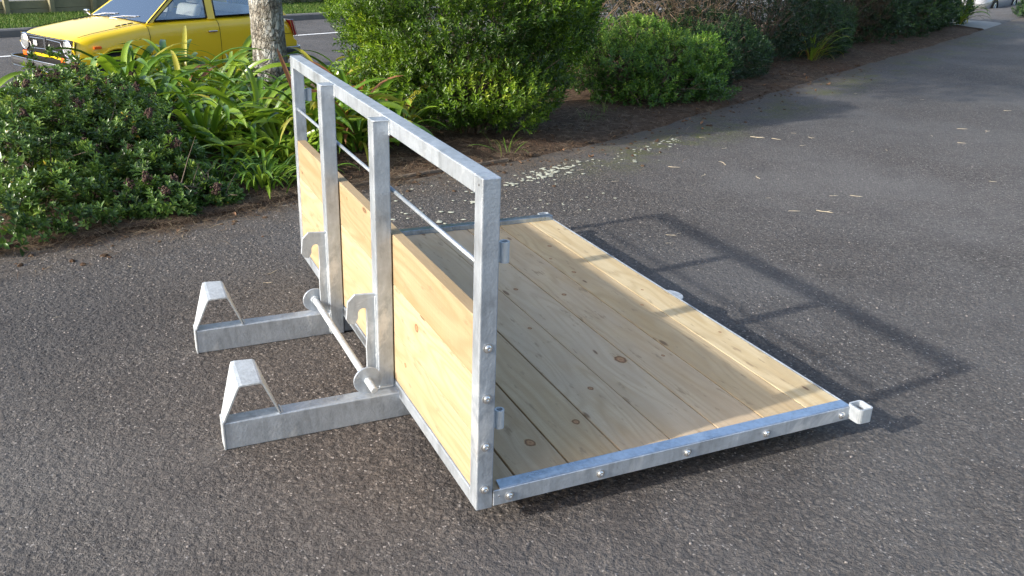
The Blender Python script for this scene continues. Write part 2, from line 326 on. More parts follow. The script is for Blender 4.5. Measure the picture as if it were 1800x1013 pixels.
me = arrmesh('driveway_chips', V, F); at = me.attributes.new('edgedist', 'FLOAT', 'POINT'); at.data.foreach_set('value', dist_e.ravel()[used].astype('f')); print('CHIP QUADS', len(F))
tag(link('driveway_chips', me, M_ASPH, centre=False, smooth=False), 'worn stone chip surface of the asphalt driveway', 'asphalt', kind='structure')
GT = .0035
# garden bed
t = NT('bed_soil'); v = t.obj(); n = t.noise(v, 14, 6, .7); n2 = t.noise(v, 1.4, 3)
c = t.ramp(n, [(.3, (.03, .020, .013)), (.5, (.085, .055, .035)), (.72, (.18, .13, .09))]); c = t.mix(t.ramp(n2, [(.45, 0.), (.65, .5)]), c, (.085, .043, .024))
t.bump(t.math('ADD', n, t.noise(v, 70, 4)), .02); M_SOIL = t.set(c, .95, 0, .2)
fr = [0, .01, .02, .035, .05, .07, .09, .12, .15, .19, .23, .28, .34, .4, .48, .56, .65, .74, .83, .92, 1.]
sel = [i for i, (ex, ey) in enumerate(edge_fine) if ex < 16.6]
def bedrow(ex, ey, dz=0):
    a, tt = st(ex, ey); r = []
    for f in fr:
        x = ex - SN.x * tt * f; y = ey - SN.y * tt * f
        z = bed_z(x, y) + dz if f > 0 else -.006
        if f == 1.: z = street_z(a) + .13
        r.append((x, y, z + (.012 if 0 < f else 0)))
    return r
sheet('garden_bed', [bedrow(*edge_fine[i]) for i in sel], M_SOIL)
M_CONC = plain('old_concrete', (.20, .195, .18), .85, 0, .22, 12, .004)
sel2 = [i for i, (ex, ey) in enumerate(edge_fine) if 15.8 < ex < 60]
sheet('footpath', [bedrow(*edge_fine[i]) for i in sel2 if edge_fine[i][0] < 18.2], M_CONC)
sheet('driveway_apron', [bedrow(*edge_fine[i], -.006) for i in sel2 if edge_fine[i][0] >= 17.6], M_ROAD)
# street
AA = [i * 1.0 for i in range(-40, 90)]
def srow(a, ts, zs): return [(SO.x + SD.x * a + SN.x * t_, SO.y + SD.y * a + SN.y * t_, street_z(a) + z_) for t_, z_ in zip(ts, zs)]
sheet('road', [srow(a, [-.02, 2, 4, 6, FAR_KERB + .02], [0] * 5) for a in AA], M_ROAD)
M_LINE = plain('road_paint', (.70, .70, .68), .6, 0, .15, 20)
sheet('road_marking', [srow(a, [LINE_T, LINE_T + .11], [.005] * 2) for a in AA], M_LINE)
M_KERB = plain('kerb_concrete', (.13, .125, .12), .9, 0, .3, 8, .004)
def kerb(t0, t1):
    bm = bmesh.new(); pr = []
    for a in AA:
        pr.append([bm.verts.new(p) for p in srow(a, [t0, t0, t0 + .03 * (1 if t1 > t0 else -1), t1, t1], [-.05, .11, .135, .14, -.05])])
    for p, q in zip(pr, pr[1:]):
        for i in range(4): bm.faces.new((p[i], p[i + 1], q[i + 1], q[i]))
    return tag(bmlink('kerb', bm, M_KERB, centre=False), kind='structure')
kerb(FAR_KERB, FAR_KERB + .15); kerb(-.0, -.15)
t = NT('lawn'); v = t.obj(); n = t.noise(v, 30, 5, .7); n2 = t.noise(v, .9, 4)
c = t.ramp(n, [(.3, (.035, .075, .010)), (.7, (.10, .18, .028))]); c = t.mix(t.ramp(n2, [(.4, 0.), (.7, .45)]), c, (.13, .17, .04)); t.bump(n, .05); M_LAWN = t.set(c, .9, 0, .2)
VT = [FAR_KERB + .15, 8.5, 9.2, 9.8, 10.1]; VZ = [.14, .155, .165, .18, .19]
sheet('grass_verge', [srow(a, VT, VZ) for a in AA], M_LAWN)
sheet('raised_lawn', [srow(a, [10.1, 14, 20, 40, 120], [.78, .95, 1.1, 1.5, 2.5]) for a in AA if a >= 4], M_LAWN)
sheet('concrete_drive', [srow(a, [10.1, 14, 20, 40], [.42, .55, .8, 1.5]) for a in (-40, -10, 0, 3.98)], M_CONC)

# grass blades on the verge
n = 60000; aa = rng.uniform(-8, 16, n); tt = rng.uniform(FAR_KERB + .16, 9.85, n); P = np.stack([SO.x + SD.x * aa + SN.x * tt, SO.y + SD.y * aa + SN.y * tt, -.53 + np.interp(tt, VT, VZ) - .005], 1)
hh = rng.uniform(.03, .075, n); an = rng.uniform(0, 6.283, n); s = np.stack([np.cos(an), np.sin(an), 0 * an], 1) * .009
ti = np.stack([rng.normal(0, .02, n), rng.normal(0, .02, n), hh], 1)
V = np.stack([P - s, P + s, P + ti], 1).reshape(-1, 3); F = np.arange(3 * n).reshape(-1, 3)
M_BLADE = leafmat('grass_blade', [(0, (.04, .09, .012)), (.7, (.10, .19, .03)), (1, (.20, .22, .07))], .6, .3, .3)
tag(link('verge_grass', arrmesh('verge_grass', V, F, np.repeat(rng.random(n), 3)), M_BLADE, centre=False), kind='stuff', label='short green grass blades on the verge across the street', cat='grass')

# ------------------------------------------------------------------ the carry tray
L, W, H = 2.273, 1.378, 1.0365; PW = .05; Z0 = .0745; ZR = .125; ZT = .132
tray = empty('carry_tray', (.7, 1.13, 0), 'galvanised steel tractor carry tray with a pine plank deck and upright headboard', 'transport tray')
def post(x0, y0, z0, x1, y1, z1, mat=M_GALV, name='post', parent=tray, bev=.0035):
    bm = bmesh.new(); box(bm, (x0, y0, z0), (x1, y1, z1), bev, 2); return bmlink(name, bm, mat, parent)
near_post = post(0, 0, Z0, PW, PW, H - .0005); far_post = post(0, L - PW, Z0, PW, L, H - .0005)
post(.0004, PW - .002, H - PW, PW - .0004, L - PW + .002, H, name='top_rail')
post(.0004, PW - .002, Z0 + .0005, PW - .0004, L - PW + .002, ZR - .004, name='bottom_rail')
Q1, Q2 = .7525, 1.447
mast = [post(-.055, Q1, .099, -.0005, Q1 + .055, H - .002, name='mast'), post(-.055, Q2, .003, -.0005, Q2 + .055, H - .002, name='mast')]
# weld beads
def weld(pts, parent, r=.004):
    bm = bmesh.new(); P = []
    for a, b in zip(pts, pts[1:]):
        a, b = Vector(a), Vector(b); k = max(2, int((b - a).length / .006))
        P += [a + (b - a) * i / k for i in range(k)]
    P.append(Vector(pts[-1])); tube(bm, P, [r * random.uniform(.7, 1.25) for _ in P], 6); return bmlink('weld_bead', bm, M_GALV2, parent, smooth=True)
for m, q in zip(mast, (Q1, Q2)):
    weld([(-.053, q - .001, H - .005), (-.001, q - .001, H - .005)], m, .003); weld([(-.001, q - .001, H - .004), (-.001, q - .001, H - PW - .002)], m, .0035)
    weld([(-.001, q + .056, H - .004), (-.001, q + .056, H - PW - .002)], m, .003)
weld([(.002, PW, H - PW - .001), (PW - .002, PW, H - PW - .001)], near_post, .003)
# wire rods between the posts
for y0, y1 in ((PW, Q1 + .01), (Q1 + .02, Q2 + .01), (Q2 + .02, L - PW)):
    bm = bmesh.new(); cyl(bm, (.017, y0 - .003, .797), (.017, y1, .797), .0065, 12); bmlink('brace_rod', bm, M_GALV, tray, smooth=True)
# headboard planks
hb = [(.125, .300, ((.02, -.5, .010),), (.41, .325, .205)), (.3015, .478, ((.03, -.62, .016), (-.02, .55, .010)), (.43, .35, .23)), (.4795, .655, ((.05, .2, .008),), (.35, .27, .165))]
for i, (za, zb, kn, bc) in enumerate(hb):
    bm = bmesh.new(); box(bm, (.0035, PW + .002, za), (.0415, L - PW - .002, zb), .0018, 1)
    bmlink('headboard_plank', bm, wood('pine_headboard_%s' % 'abc'[i], bc, 'Z', 3.3 + i * 1.7, kn, 0., .9), tray)
# dome bolts
def bolt(c, ax, parent):
    bm = bmesh.new(); lathe(bm, c, ax, [(0, .0135), (.002, .0135), (.0022, .0095), (.006, .0088), (.0075, .0065), (.0076, .004), (.004, .0036)], 18)
    return bmlink('bolt', bm, M_BOLT, parent, smooth=False)
for z in (.579, .429, .280, .1425): bolt((.0245, -.0005, z), (0, -1, 0), near_post); bolt((.0245, L + .0005, z), (0, 1, 0), far_post)
bm = bmesh.new(); cyl(bm, (-.0006, .022, H - .022), (.002, .022, H - .022), .0032, 10); bmlink('drain_hole', bm, plain('hole_dark', (.03, .03, .03), .9), near_post)
# hinge sockets
def socket(y, z, parent, s=1):
    bm = bmesh.new(); pipe(bm, (.073, y, z - .028), (.073, y, z + .028), .0135, .0088, 24); box(bm, (PW - .001, y - .003, z - .026), (.061, y + .003, z + .026))
    o = bmlink('hinge_socket', bm, M_GALV2, parent, smooth=False); weld([(PW, y - .006, z - .03), (PW, y - .006, z + .03)], o, .0045); return o
socket(.022, .834, near_post); socket(.022, .348, near_post); socket(L - .022, .860, far_post); socket(L - .022, .348, far_post)
# hooks on the masts
def hook(q, parent):
    y0, y1 = q + .020, q + .031; o = [(-.0545, .448), (-.125, .452), (-.150, .428), (-.157, .366), (-.148, .350), (-.128, .344), (-.116, .366), (-.1155, .386), (-.110, .396), (-.101, .4005), (-.091, .399), (-.0865, .392), (-.0865, .30), (-.090, .26), (-.090, .115), (-.0545, .115)]
    if q == Q2: o[-2] = (-.090, .02); o[-1] = (-.0545, .02)
    bm = bmesh.new(); vs = [(x, y0, z) for x, z in o]; a = [bm.verts.new(v) for v in vs]; f = bm.faces.new(a)
    r = bmesh.ops.extrude_face_region(bm, geom=[f]); bmesh.ops.translate(bm, vec=(0, y1 - y0, 0), verts=[g for g in r['geom'] if isinstance(g, bmesh.types.BMVert)])
    bmesh.ops.bevel(bm, geom=[e for e in bm.edges if abs(e.verts[0].co.y - e.verts[1].co.y) < 1e-6], offset=.0012, segments=1, affect='EDGES')
    bmesh.ops.triangulate(bm, faces=[f for f in bm.faces if len(f.verts) > 8])
    h = bmlink('hook', bm, M_HOOK, parent); weld([(-.056, y0 - .002, .44), (-.056, y0 - .002, .13)], h, .0032); return h
for m, q in zip(mast, (Q1, Q2)): hook(q, m)
# forks that run under the deck, with cradle brackets
def fork(y, x1, x2, dz=0):
    f = post(-.584, y, .001, x1, y + .057, .099, name='fork', bev=.004)
    post(x2, y + .002, .002, W - .1, y + .055, .0985, name='bearer')
    yn, yf = y, y + .057
    # folded plate: base near the fork, flat top, wider at the top
    prof = [(-.587, yn + .0, yf, .100), (-.530, yn - .002, yf + .105, .226), (-.455, yn - .002, yf + .095, .226), (-.404, yn, yf, .100)]
    bm = bmesh.new(); T = .005; up = []
    def pt(i, y_, off):
        x, _, _, z = prof[i]; o = {0: (-.9, .35), 1: (-.5, 1), 2: (.5, 1), 3: (.9, .35)}[i]
        return (x + o[0] * off, y_, z + o[1] * off)
    # round the folds with extra stations
    stn = []
    for i in range(4):
        if i in (1, 2):
            a, b, c_ = prof[i - 1], prof[i], prof[i + 1]
            for k, o in ((.90, a), (1., b), (.85 if i == 1 else .9, c_)):
                src = b; fct = 1 - k
                if k == 1.: p = (b[0], b[1], b[2], b[3] - .003)
                else: p = tuple(b[j] + (o[j] - b[j]) * fct for j in range(4))
                stn.append(p)
        else: stn.append(prof[i])
    outer, inner = [], []
    for j, (x, ya, yb, z) in enumerate(stn):
        p0 = stn[max(0, j - 1)]; p1 = stn[min(len(stn) - 1, j + 1)]; tx, tz = p1[0] - p0[0], p1[3] - p0[3]; l = math.hypot(tx, tz); nx, nz = -tz / l, tx / l
        lift = .012 if z > .15 else 0
        outer.append([bm.verts.new((x, ya, z)), bm.verts.new((x, yb, z + lift))])
        inner.append([bm.verts.new((x - nx * T, ya, z - nz * T)), bm.verts.new((x - nx * T, yb, z + lift - nz * T))])
    for j in range(len(stn) - 1):
        bm.faces.new((outer[j][0], outer[j][1], outer[j + 1][1], outer[j + 1][0])); bm.faces.new((inner[j][0], inner[j + 1][0], inner[j + 1][1], inner[j][1]))
        bm.faces.new((outer[j][0], outer[j + 1][0], inner[j + 1][0], inner[j][0])); bm.faces.new((outer[j][1], inner[j][1], inner[j + 1][1], outer[j + 1][1]))
    for e in (0, -1): bm.faces.new((outer[e][0], inner[e][0], inner[e][1], outer[e][1]))
    b = bmlink('cradle_bracket', bm, M_GALV2, f)
    bm = bmesh.new(); box(bm, (-.590, yn - .002, .002), (-.5838, yf + .002, .104), .001); bmlink('end_plate', bm, M_GALV2, f)
    weld([(-.400, yn + .004, .101), (-.400, yf - .004, .101)], f, .0035)
    return f
fork1 = fork(.700, .0 + .30, .31); fork2 = fork(1.459, -.0, .002)
weld([(-.056, Q1 - .001, .101), (-.001, Q1 - .001, .101)], fork1, .0045); weld([(-.057, Q2 + .010, .1), (-.057, Q2 + .010, .01)], fork2, .004)
# deck boards
jx = [.052, .139, .317, .497, .679, .862, 1.044, 1.226, 1.3735]
specs = [((.42, .325, .215), (), .3), ((.46, .355, .23), ((.03, -.92, .020), (-.035, .20, .007)), .25), ((.50, .385, .24), ((.045, -.86, .015), (0., .35, .011), (-.05, -.35, .008), (.05, .8, .009)), .2),
         ((.52, .405, .265), ((.02, -.68, .012), (-.05, .1, .007), (.04, -.15, .010)), .55), ((.53, .425, .29), ((.055, -.52, .026), (-.02, .25, .012), (.04, .62, .011)), .5), ((.52, .405, .26), ((-.03, .12, .012), (.04, -.55, .008)), .45),
         ((.49, .38, .225), ((-.04, .35, .012), (.05, -.1, .008), (.02, .72, .012), (-.06, .55, .008)), .28), ((.57, .465, .285), ((-.02, .05, .007), (.03, -.45, .007)), .05)]
for i in range(8):
    bm = bmesh.new(); g = (.0032, .0055, .005, .0035, .003, .0034, .003, .0028)[i]; box(bm, (jx[i] + g, .005, .092), (jx[i + 1] - .0012, L - .045, .1275 + random.uniform(-.0012, .0008)), .0022, 2)
    bc, kn, gr = specs[i]; bmlink('deck_plank', bm, wood('pine_deck_%s' % 'abcdefgh'[i], bc, 'Y0', 1.1 + i * 2.37, kn, gr, 1.0), tray)
# near side rail: angle iron
bm = bmesh.new(); box(bm, (PW + .0005, -.0045, .082), (W - .004, .0, ZT), .0012); nr = bmlink('side_rail', bm, M_GALV, tray)
bm = bmesh.new(); prism(bm, [(.072, .0004, ZT - .003), (W - .006, .0004, ZT - .003), (W - .006, .044, ZT - .003), (.078, .044, ZT - .003)], (0, 0, .0042), .0008); bmlink('rail_flange', bm, M_ZINC, nr)
for x in (.100, .397, .708, 1.017, 1.337): bolt((x, -.005, .1055), (0, -1, 0), nr)
bm = bmesh.new(); cyl(bm, (.068, -.0044, .112), (.068, -.006, .112), .003, 10); bmlink('rivet', bm, M_BOLT, nr)
# far side rail
bm = bmesh.new(); box(bm, (PW + .0005, L - .0445, .082), (W - .004, L - .040, ZT + .018), .001); box(bm, (PW + .0005, L - .0398, ZT + .0135), (W - .004, L, ZT + .018), .001); fr_ = bmlink('side_rail', bm, M_ZINC, tray)
# edge strip at the open side
bm = bmesh.new(); box(bm, (W - .004, -.0045, .082), (W, L - .045, ZT - .001), .001); bmlink('edge_strip', bm, M_GALV, tray)
# corner stake pockets (bent square loops)
def pocket(cx, cy, z0, z1, sx, sy, T=.006, rr=.012):
    bm = bmesh.new(); out, inn = [], []
    for k, (qx, qy) in enumerate(((1, 1), (-1, 1), (-1, -1), (1, -1))):
        for j in range(4):
            a = math.pi / 2 * (k + j / 3); ox, oy = qx * (sx / 2 - rr), qy * (sy / 2 - rr)
            out.append((cx + ox + rr * math.cos(a), cy + oy + rr * math.sin(a))); inn.append((cx + ox + (rr - T) * math.cos(a), cy + oy + (rr - T) * math.sin(a)))
    n = len(out); ring = [[bm.verts.new((x, y, z)) for x, y in s] for s, z in ((out, z0), (out, z1), (inn, z1), (inn, z0))]
    for a, b in ((0, 1), (1, 2), (2, 3), (3, 0)):
        for k in range(n): bm.faces.new((ring[a][k], ring[a][(k + 1) % n], ring[b][(k + 1) % n], ring[b][k]))
    return bmlink('stake_pocket', bm, M_HOOK, tray)
pocket(W + .021, -.022, .088, .140, .060, .062); pocket(W - .035, L + .014, .095, .150, .062, .034)
# half-round lug in the middle of the open side
bm = bmesh.new(); pts = [(W + .0005, 1.065 + .055 * math.cos(a), .122) if abs(math.sin(a)) < 1e-6 else (W + .0005 + .036 * math.sin(a), 1.065 + .055 * math.cos(a), .122) for a in [math.pi * k / 14 for k in range(15)]]
prism(bm, pts, (0, 0, .008), .001); bmlink('lug', bm, M_HOOK, tray)

# the loose linkage bar with its two discs, lying on the forks
bar = empty('linkage_bar', (-.1, 1.1, .099), 'loose round steel bar with a disc near each end, lying across both forks', 'bar')
A, B = Vector((-.100, .655, .147)), Vector((-.106, 1.535, .1475)); d = (B - A).normalized()
bm = bmesh.new(); lathe(bm, A, d, [(0, .009), (.003, .0122), (.08, .0122), (.83, .0122), (.877, .0122), (.88, .009)], 24); rod = bmlink('rod', bm, M_GALV2, bar, smooth=False)
for s in (.078, .845):
    bm = bmesh.new(); lathe(bm, A + d * s, d, [(0, .048), (.0012, .0492), (.0058, .0492), (.007, .048)], 40); dd = bmlink('disc', bm, M_GALV, bar)
    bm = bmesh.new(); c0 = A + d * (s + (.009 if s < .5 else -.003)); P = [c0 + Vector((.0145 * math.cos(k * .35), 0, .0145 * math.sin(k * .35))) for k in range(19)]; tube(bm, P, [.0035 * random.uniform(.8, 1.3) for _ in P], 6); bmlink('weld_bead', bm, M_GALV2, dd, smooth=True)

# ------------------------------------------------------------------ foliage tools
def unit(v): return v / np.maximum(1e-9, np.linalg.norm(v, axis=-1, keepdims=True))
def leaf_arrays(P, D, N, Ln, Wd, fold=.22, droop=.12):
    """pointed leaves: two triangles pairs either side of the midrib"""
    S = unit(np.cross(D, N)); N2 = unit(np.cross(S, D)); Ln = Ln[:, None]; Wd = Wd[:, None]
    b = P; t_ = P + D * Ln - N2 * Ln * droop; m = P + D * Ln * .55 - N2 * Ln * .02
    l = m + S * Wd * .5 + N2 * Wd * fold; r = m - S * Wd * .5 + N2 * Wd * fold
    n = len(P); V = np.stack([b, l, t_, r], 1).reshape(-1, 3)
    i = np.arange(n)[:, None] * 4; F = np.concatenate([i + [0, 1, 2], i + [0, 2, 3]], 1).reshape(-1, 3)
    return V, F
def rand_unit(n): return unit(rng.normal(size=(n, 3)))
def blob_points(blobs, n, inner=.30, zmin=None, bump=.13, freq=3.5):
    ws = np.array([b[1][0] * b[1][1] + b[1][0] * b[1][2] + b[1][1] * b[1][2] for b in blobs]); ws = ws / ws.sum()
    P, Nn = [], []
    for (c, r), w_ in zip(blobs, ws):
        k = int(n * w_); u = rand_unit(k); c = np.array(c); r = np.array(r)
        dis = np.array([mnoise.noise(Vector((q * freq * np.mean(r) + c).tolist())) for q in u]) * bump
        rad = 1 + dis[:, None] * 1.6; ins = rng.random(k) < inner
        rad = np.where(ins[:, None], rad * rng.uniform(.55, .97, (k, 1)), rad * rng.uniform(.95, 1.04, (k, 1)))
        p = c + u * r * rad; nn = unit(u / r)
        keep = np.ones(k, bool)
        for (c2, r2) in blobs:
            if c2 is c or np.allclose(c2, c): continue
            keep &= (((p - np.array(c2)) / np.array(r2)) ** 2).sum(1) > .55
        P.append(p[keep]); Nn.append(nn[keep])
    P = np.concatenate(P); Nn = np.concatenate(Nn)
    if zmin is not None: k = P[:, 2] > zmin; P, Nn = P[k], Nn[k]
    return P, Nn
def sprigs(P, Ax, k, length, leafL, leafW, ang, spread=.25):
    """k leaves along each axis"""
    n = len(P); Ax = unit(Ax); ref = rand_unit(n); U = unit(np.cross(Ax, ref)); Vv = np.cross(Ax, U)
    Ps, Ds, Ns, Ls, Ws = [], [], [], [], []
    sc_ = rng.uniform(.7, 1.25, n)
    for j in range(k):
        f = j / max(1, k - 1); a = j * 2.4 + rng.normal(0, .25, n)
        rad = U * np.cos(a)[:, None] + Vv * np.sin(a)[:, None]
        th = ang[0] + (ang[1] - ang[0]) * f + rng.normal(0, spread * .4, n)
        D = unit(Ax * np.cos(th)[:, None] + rad * np.sin(th)[:, None])
        Ps.append(P + Ax * (length * (f - .5) * sc_)[:, None]); Ds.append(D); Ns.append(unit(Ax - rad * .3 + .001)); g = (1 - .35 * f)
        Ls.append(leafL * sc_ * g * rng.uniform(.8, 1.2, n)); Ws.append(leafW * sc_ * g * rng.uniform(.8, 1.2, n))
    return map(np.concatenate, (Ps, Ds, Ns, Ls, Ws))
def shrub(name, base, blobs, mat, n, k, length, lL, lW, ang, label, cat='shrub', group=None, inner=.3, bump=.13, freq=3.5, up=.6, stems=26, bark=M_BARKS, tintf=None, zmin=None, stem_h=.7, branch=2):
    root = empty(name, base, label, cat, group)
    P, Nn = blob_points(blobs, n, inner, zmin, bump, freq)
    Ax = unit(Nn * .8 + np.array([0, 0, up]) + rng.normal(0, .35, P.shape))
    p, D, N_, Ls, Ws = sprigs(P, Ax, k, length, lL, lW, ang)
    V, F = leaf_arrays(p, D, N_, Ls, Ws)
    tn = rng.random(len(P)) if tintf is None else tintf(P, Nn)
    tl = np.clip(np.tile(tn, k) + rng.normal(0, .10, len(p)) + np.repeat(np.arange(k), len(P)) / k * .25 - .1, 0, 1)
    fo = link('foliage', arrmesh('foliage', V, F, np.repeat(tl, 4)), mat, root, smooth=False)
    bm = bmesh.new(); b = Vector(base); pick = rng.choice(len(P), min(stems, len(P)), replace=False)
    for i in pick:
        tp = Vector(P[i].tolist()); m1 = b.lerp(tp, .35) + Vector((rng.normal(0, .04), rng.normal(0, .04), .06)); m2 = b.lerp(tp, .7) + Vector((rng.normal(0, .03), rng.normal(0, .03), .05))
        s0 = b + Vector((rng.normal(0, .05), rng.normal(0, .05), -.05)); pp = [s0, m1, m2, tp]
        tp = b.lerp(tp, random.uniform(.72, .92)); rs = .011 * random.uniform(.6, 1.2); tube(bm, pp, [rs, rs * .7, rs * .45, rs * .15], 5, False)
        for _ in range(branch):
            q = pp[random.choice((1, 2))]; e = q + Vector((rng.normal(0, .12), rng.normal(0, .12), abs(rng.normal(.12, .1)))); tube(bm, [q, q.lerp(e, .5) + Vector((0, 0, .01)), e], [rs * .5, rs * .3, rs * .1], 4, False)
    bmlink('stems', bm, bark, root)
    return root, P

# ------------------------------------------------------------------ strap-leaved clumps
def strapmat(name, c0, c1, tip=None, rough=.3):
    t = NT(name); x, y, z = t.xyz(t.n('ShaderNodeTexCoord').outputs['Object']); v = t.n('ShaderNodeTexCoord').outputs['Object']
    n = t.noise(t.comb(t.math('MULTIPLY', x, 1.2), t.math('MULTIPLY', y, 60.), 0), 3., 3); n2 = t.noise(v, 4, 3)
    ri = t.n('ShaderNodeObjectInfo').outputs['Random']
    c = t.mix(n2, c0, c1); c = t.mix(t.math('MULTIPLY', n, .35), c, tuple(k * .55 for k in c0)); c = t.mix(t.math('MULTIPLY', ri, .45), c, tuple(k * .62 for k in c0))
    a = t.attr('tint')
    if tip: c = t.mix(t.ramp(t.math('ADD', a, t.math('MULTIPLY', n2, .5)), [(1.05, 0.), (1.3, 1.)]), c, tip)
    t.set(c, rough, 0, .5)
    tr = t.n('ShaderNodeBsdfTranslucent'); t.put(tr.inputs[0], t.mix(.5, c, t.mix(1., c, (1., 1., .3), 'MULTIPLY'))); mx = t.n('ShaderNodeMixShader'); mx.inputs[0].default_value = .32
    t.lk(t.b.outputs[0], mx.inputs[1]); t.lk(tr.outputs[0], mx.inputs[2]); t.lk(mx.outputs[0], t.out.inputs[0]); return t.m
M_ST = [strapmat('strap_leaf_green', (.085, .185, .018), (.17, .31, .032), (.26, .17, .05)), strapmat('strap_leaf_dark', (.035, .095, .014), (.075, .165, .024)), strapmat('strap_leaf_light', (.17, .29, .025), (.30, .42, .045), (.40, .30, .04)),
        strapmat('strap_leaf_yellow', (.34, .33, .045), (.46, .42, .06), (.45, .22, .04)), strapmat('strap_leaf_dead', (.30, .11, .055), (.36, .20, .09), (.22, .12, .06), .7)]
def strap_mesh(Ln, Wd, e0, curl, twist, nseg=12, sway=.0):
    """leaf that leaves the origin at elevation e0 and bends over by curl radians"""
    p = Vector((0, 0, 0)); V, tn = [], []; ds = Ln / nseg; el = e0; az = 0
    for i in range(nseg + 1):
        f = i / nseg; wd = Wd * (.55 + .45 * min(1, f * 3)) * (1 - max(0, (f - .62) / .38) ** 1.9) ** .75 if f < .999 else 0.0015
        dr = Vector((math.cos(el) * math.cos(az), math.cos(el) * math.sin(az), math.sin(el))); s = Vector((-math.sin(az), math.cos(az), 0)); nn = s.cross(dr) * -1
        tw = twist * f; s2 = s * math.cos(tw) + nn * math.sin(tw); n2 = nn * math.cos(tw) - s * math.sin(tw); ch = .30 * (1 - f * .6)
        V += [p + s2 * wd * .5 + n2 * wd * ch, p + s2 * wd * .25 + n2 * wd * ch * .4, p, p - s2 * wd * .25 + n2 * wd * ch * .4, p - s2 * wd * .5 + n2 * wd * ch]; tn += [f] * 5
        p = p + dr * ds; el -= curl / nseg * (.35 + 1.5 * f); az += sway / nseg
    F = [(i * 5 + j, i * 5 + j + 1, i * 5 + j + 6, i * 5 + j + 5) for i in range(nseg) for j in range(4)]
    me = arrmesh('strap_leaf', V, F, tn); me.shade_smooth(); return me
STRAPS = {}
def straps(kind, mi):
    k = (kind, mi)
    if k not in STRAPS:
        out = []
        for j in range(7):
            if kind == 'broad': me = strap_mesh(random.uniform(.55, .80), random.uniform(.036, .050), R(random.uniform(58, 84)), random.uniform(1.3, 2.4), random.uniform(-.9, .9), sway=random.uniform(-.5, .5))
            elif kind == 'low': me = strap_mesh(random.uniform(.48, .68), random.uniform(.036, .048), R(random.uniform(25, 55)), random.uniform(.9, 1.7), random.uniform(-.9, .9), sway=random.uniform(-.6, .6))
            elif kind == 'narrow': me = strap_mesh(random.uniform(.24, .36), random.uniform(.014, .020), R(random.uniform(45, 82)), random.uniform(1.2, 2.3), random.uniform(-.6, .6), 9, random.uniform(-.4, .4))
            else: me = strap_mesh(random.uniform(.35, .6), random.uniform(.008, .014), R(random.uniform(45, 80)), random.uniform(1.0, 2.2), random.uniform(-.6, .6), 8, random.uniform(-.4, .4))
            me.materials.append(M_ST[mi]); out.append(me)
        STRAPS[k] = out
    return STRAPS[k]
def clump(name, x, y, nl, kinds, weights, label, cat, group=None, sc_=1., z=None, spread=.05, az=None):
    z = bed_z(x, y) + .005 if z is None else z
    root = empty(name, (x, y, z), label, cat, group)
    for i in range(nl):
        kd = random.choice(kinds); mi = random.choices(range(5), weights)[0]; me = random.choice(straps(kd, mi))
        o = bpy.data.objects.new('leaf', me); col.objects.link(o); o.parent = root
        a = random.uniform(0, 2 * math.pi) if az is None else random.gauss(az, .9)
        rr = abs(random.gauss(0, spread)); o.location = (math.cos(a) * rr, math.sin(a) * rr, random.uniform(0, .03)); s = sc_ * random.uniform(.72, 1.12)
        o.rotation_euler = (random.gauss(0, .12), random.gauss(0, .14), a + random.gauss(0, .15)); o.scale = (s, s * random.uniform(.85, 1.1), s)
    return root

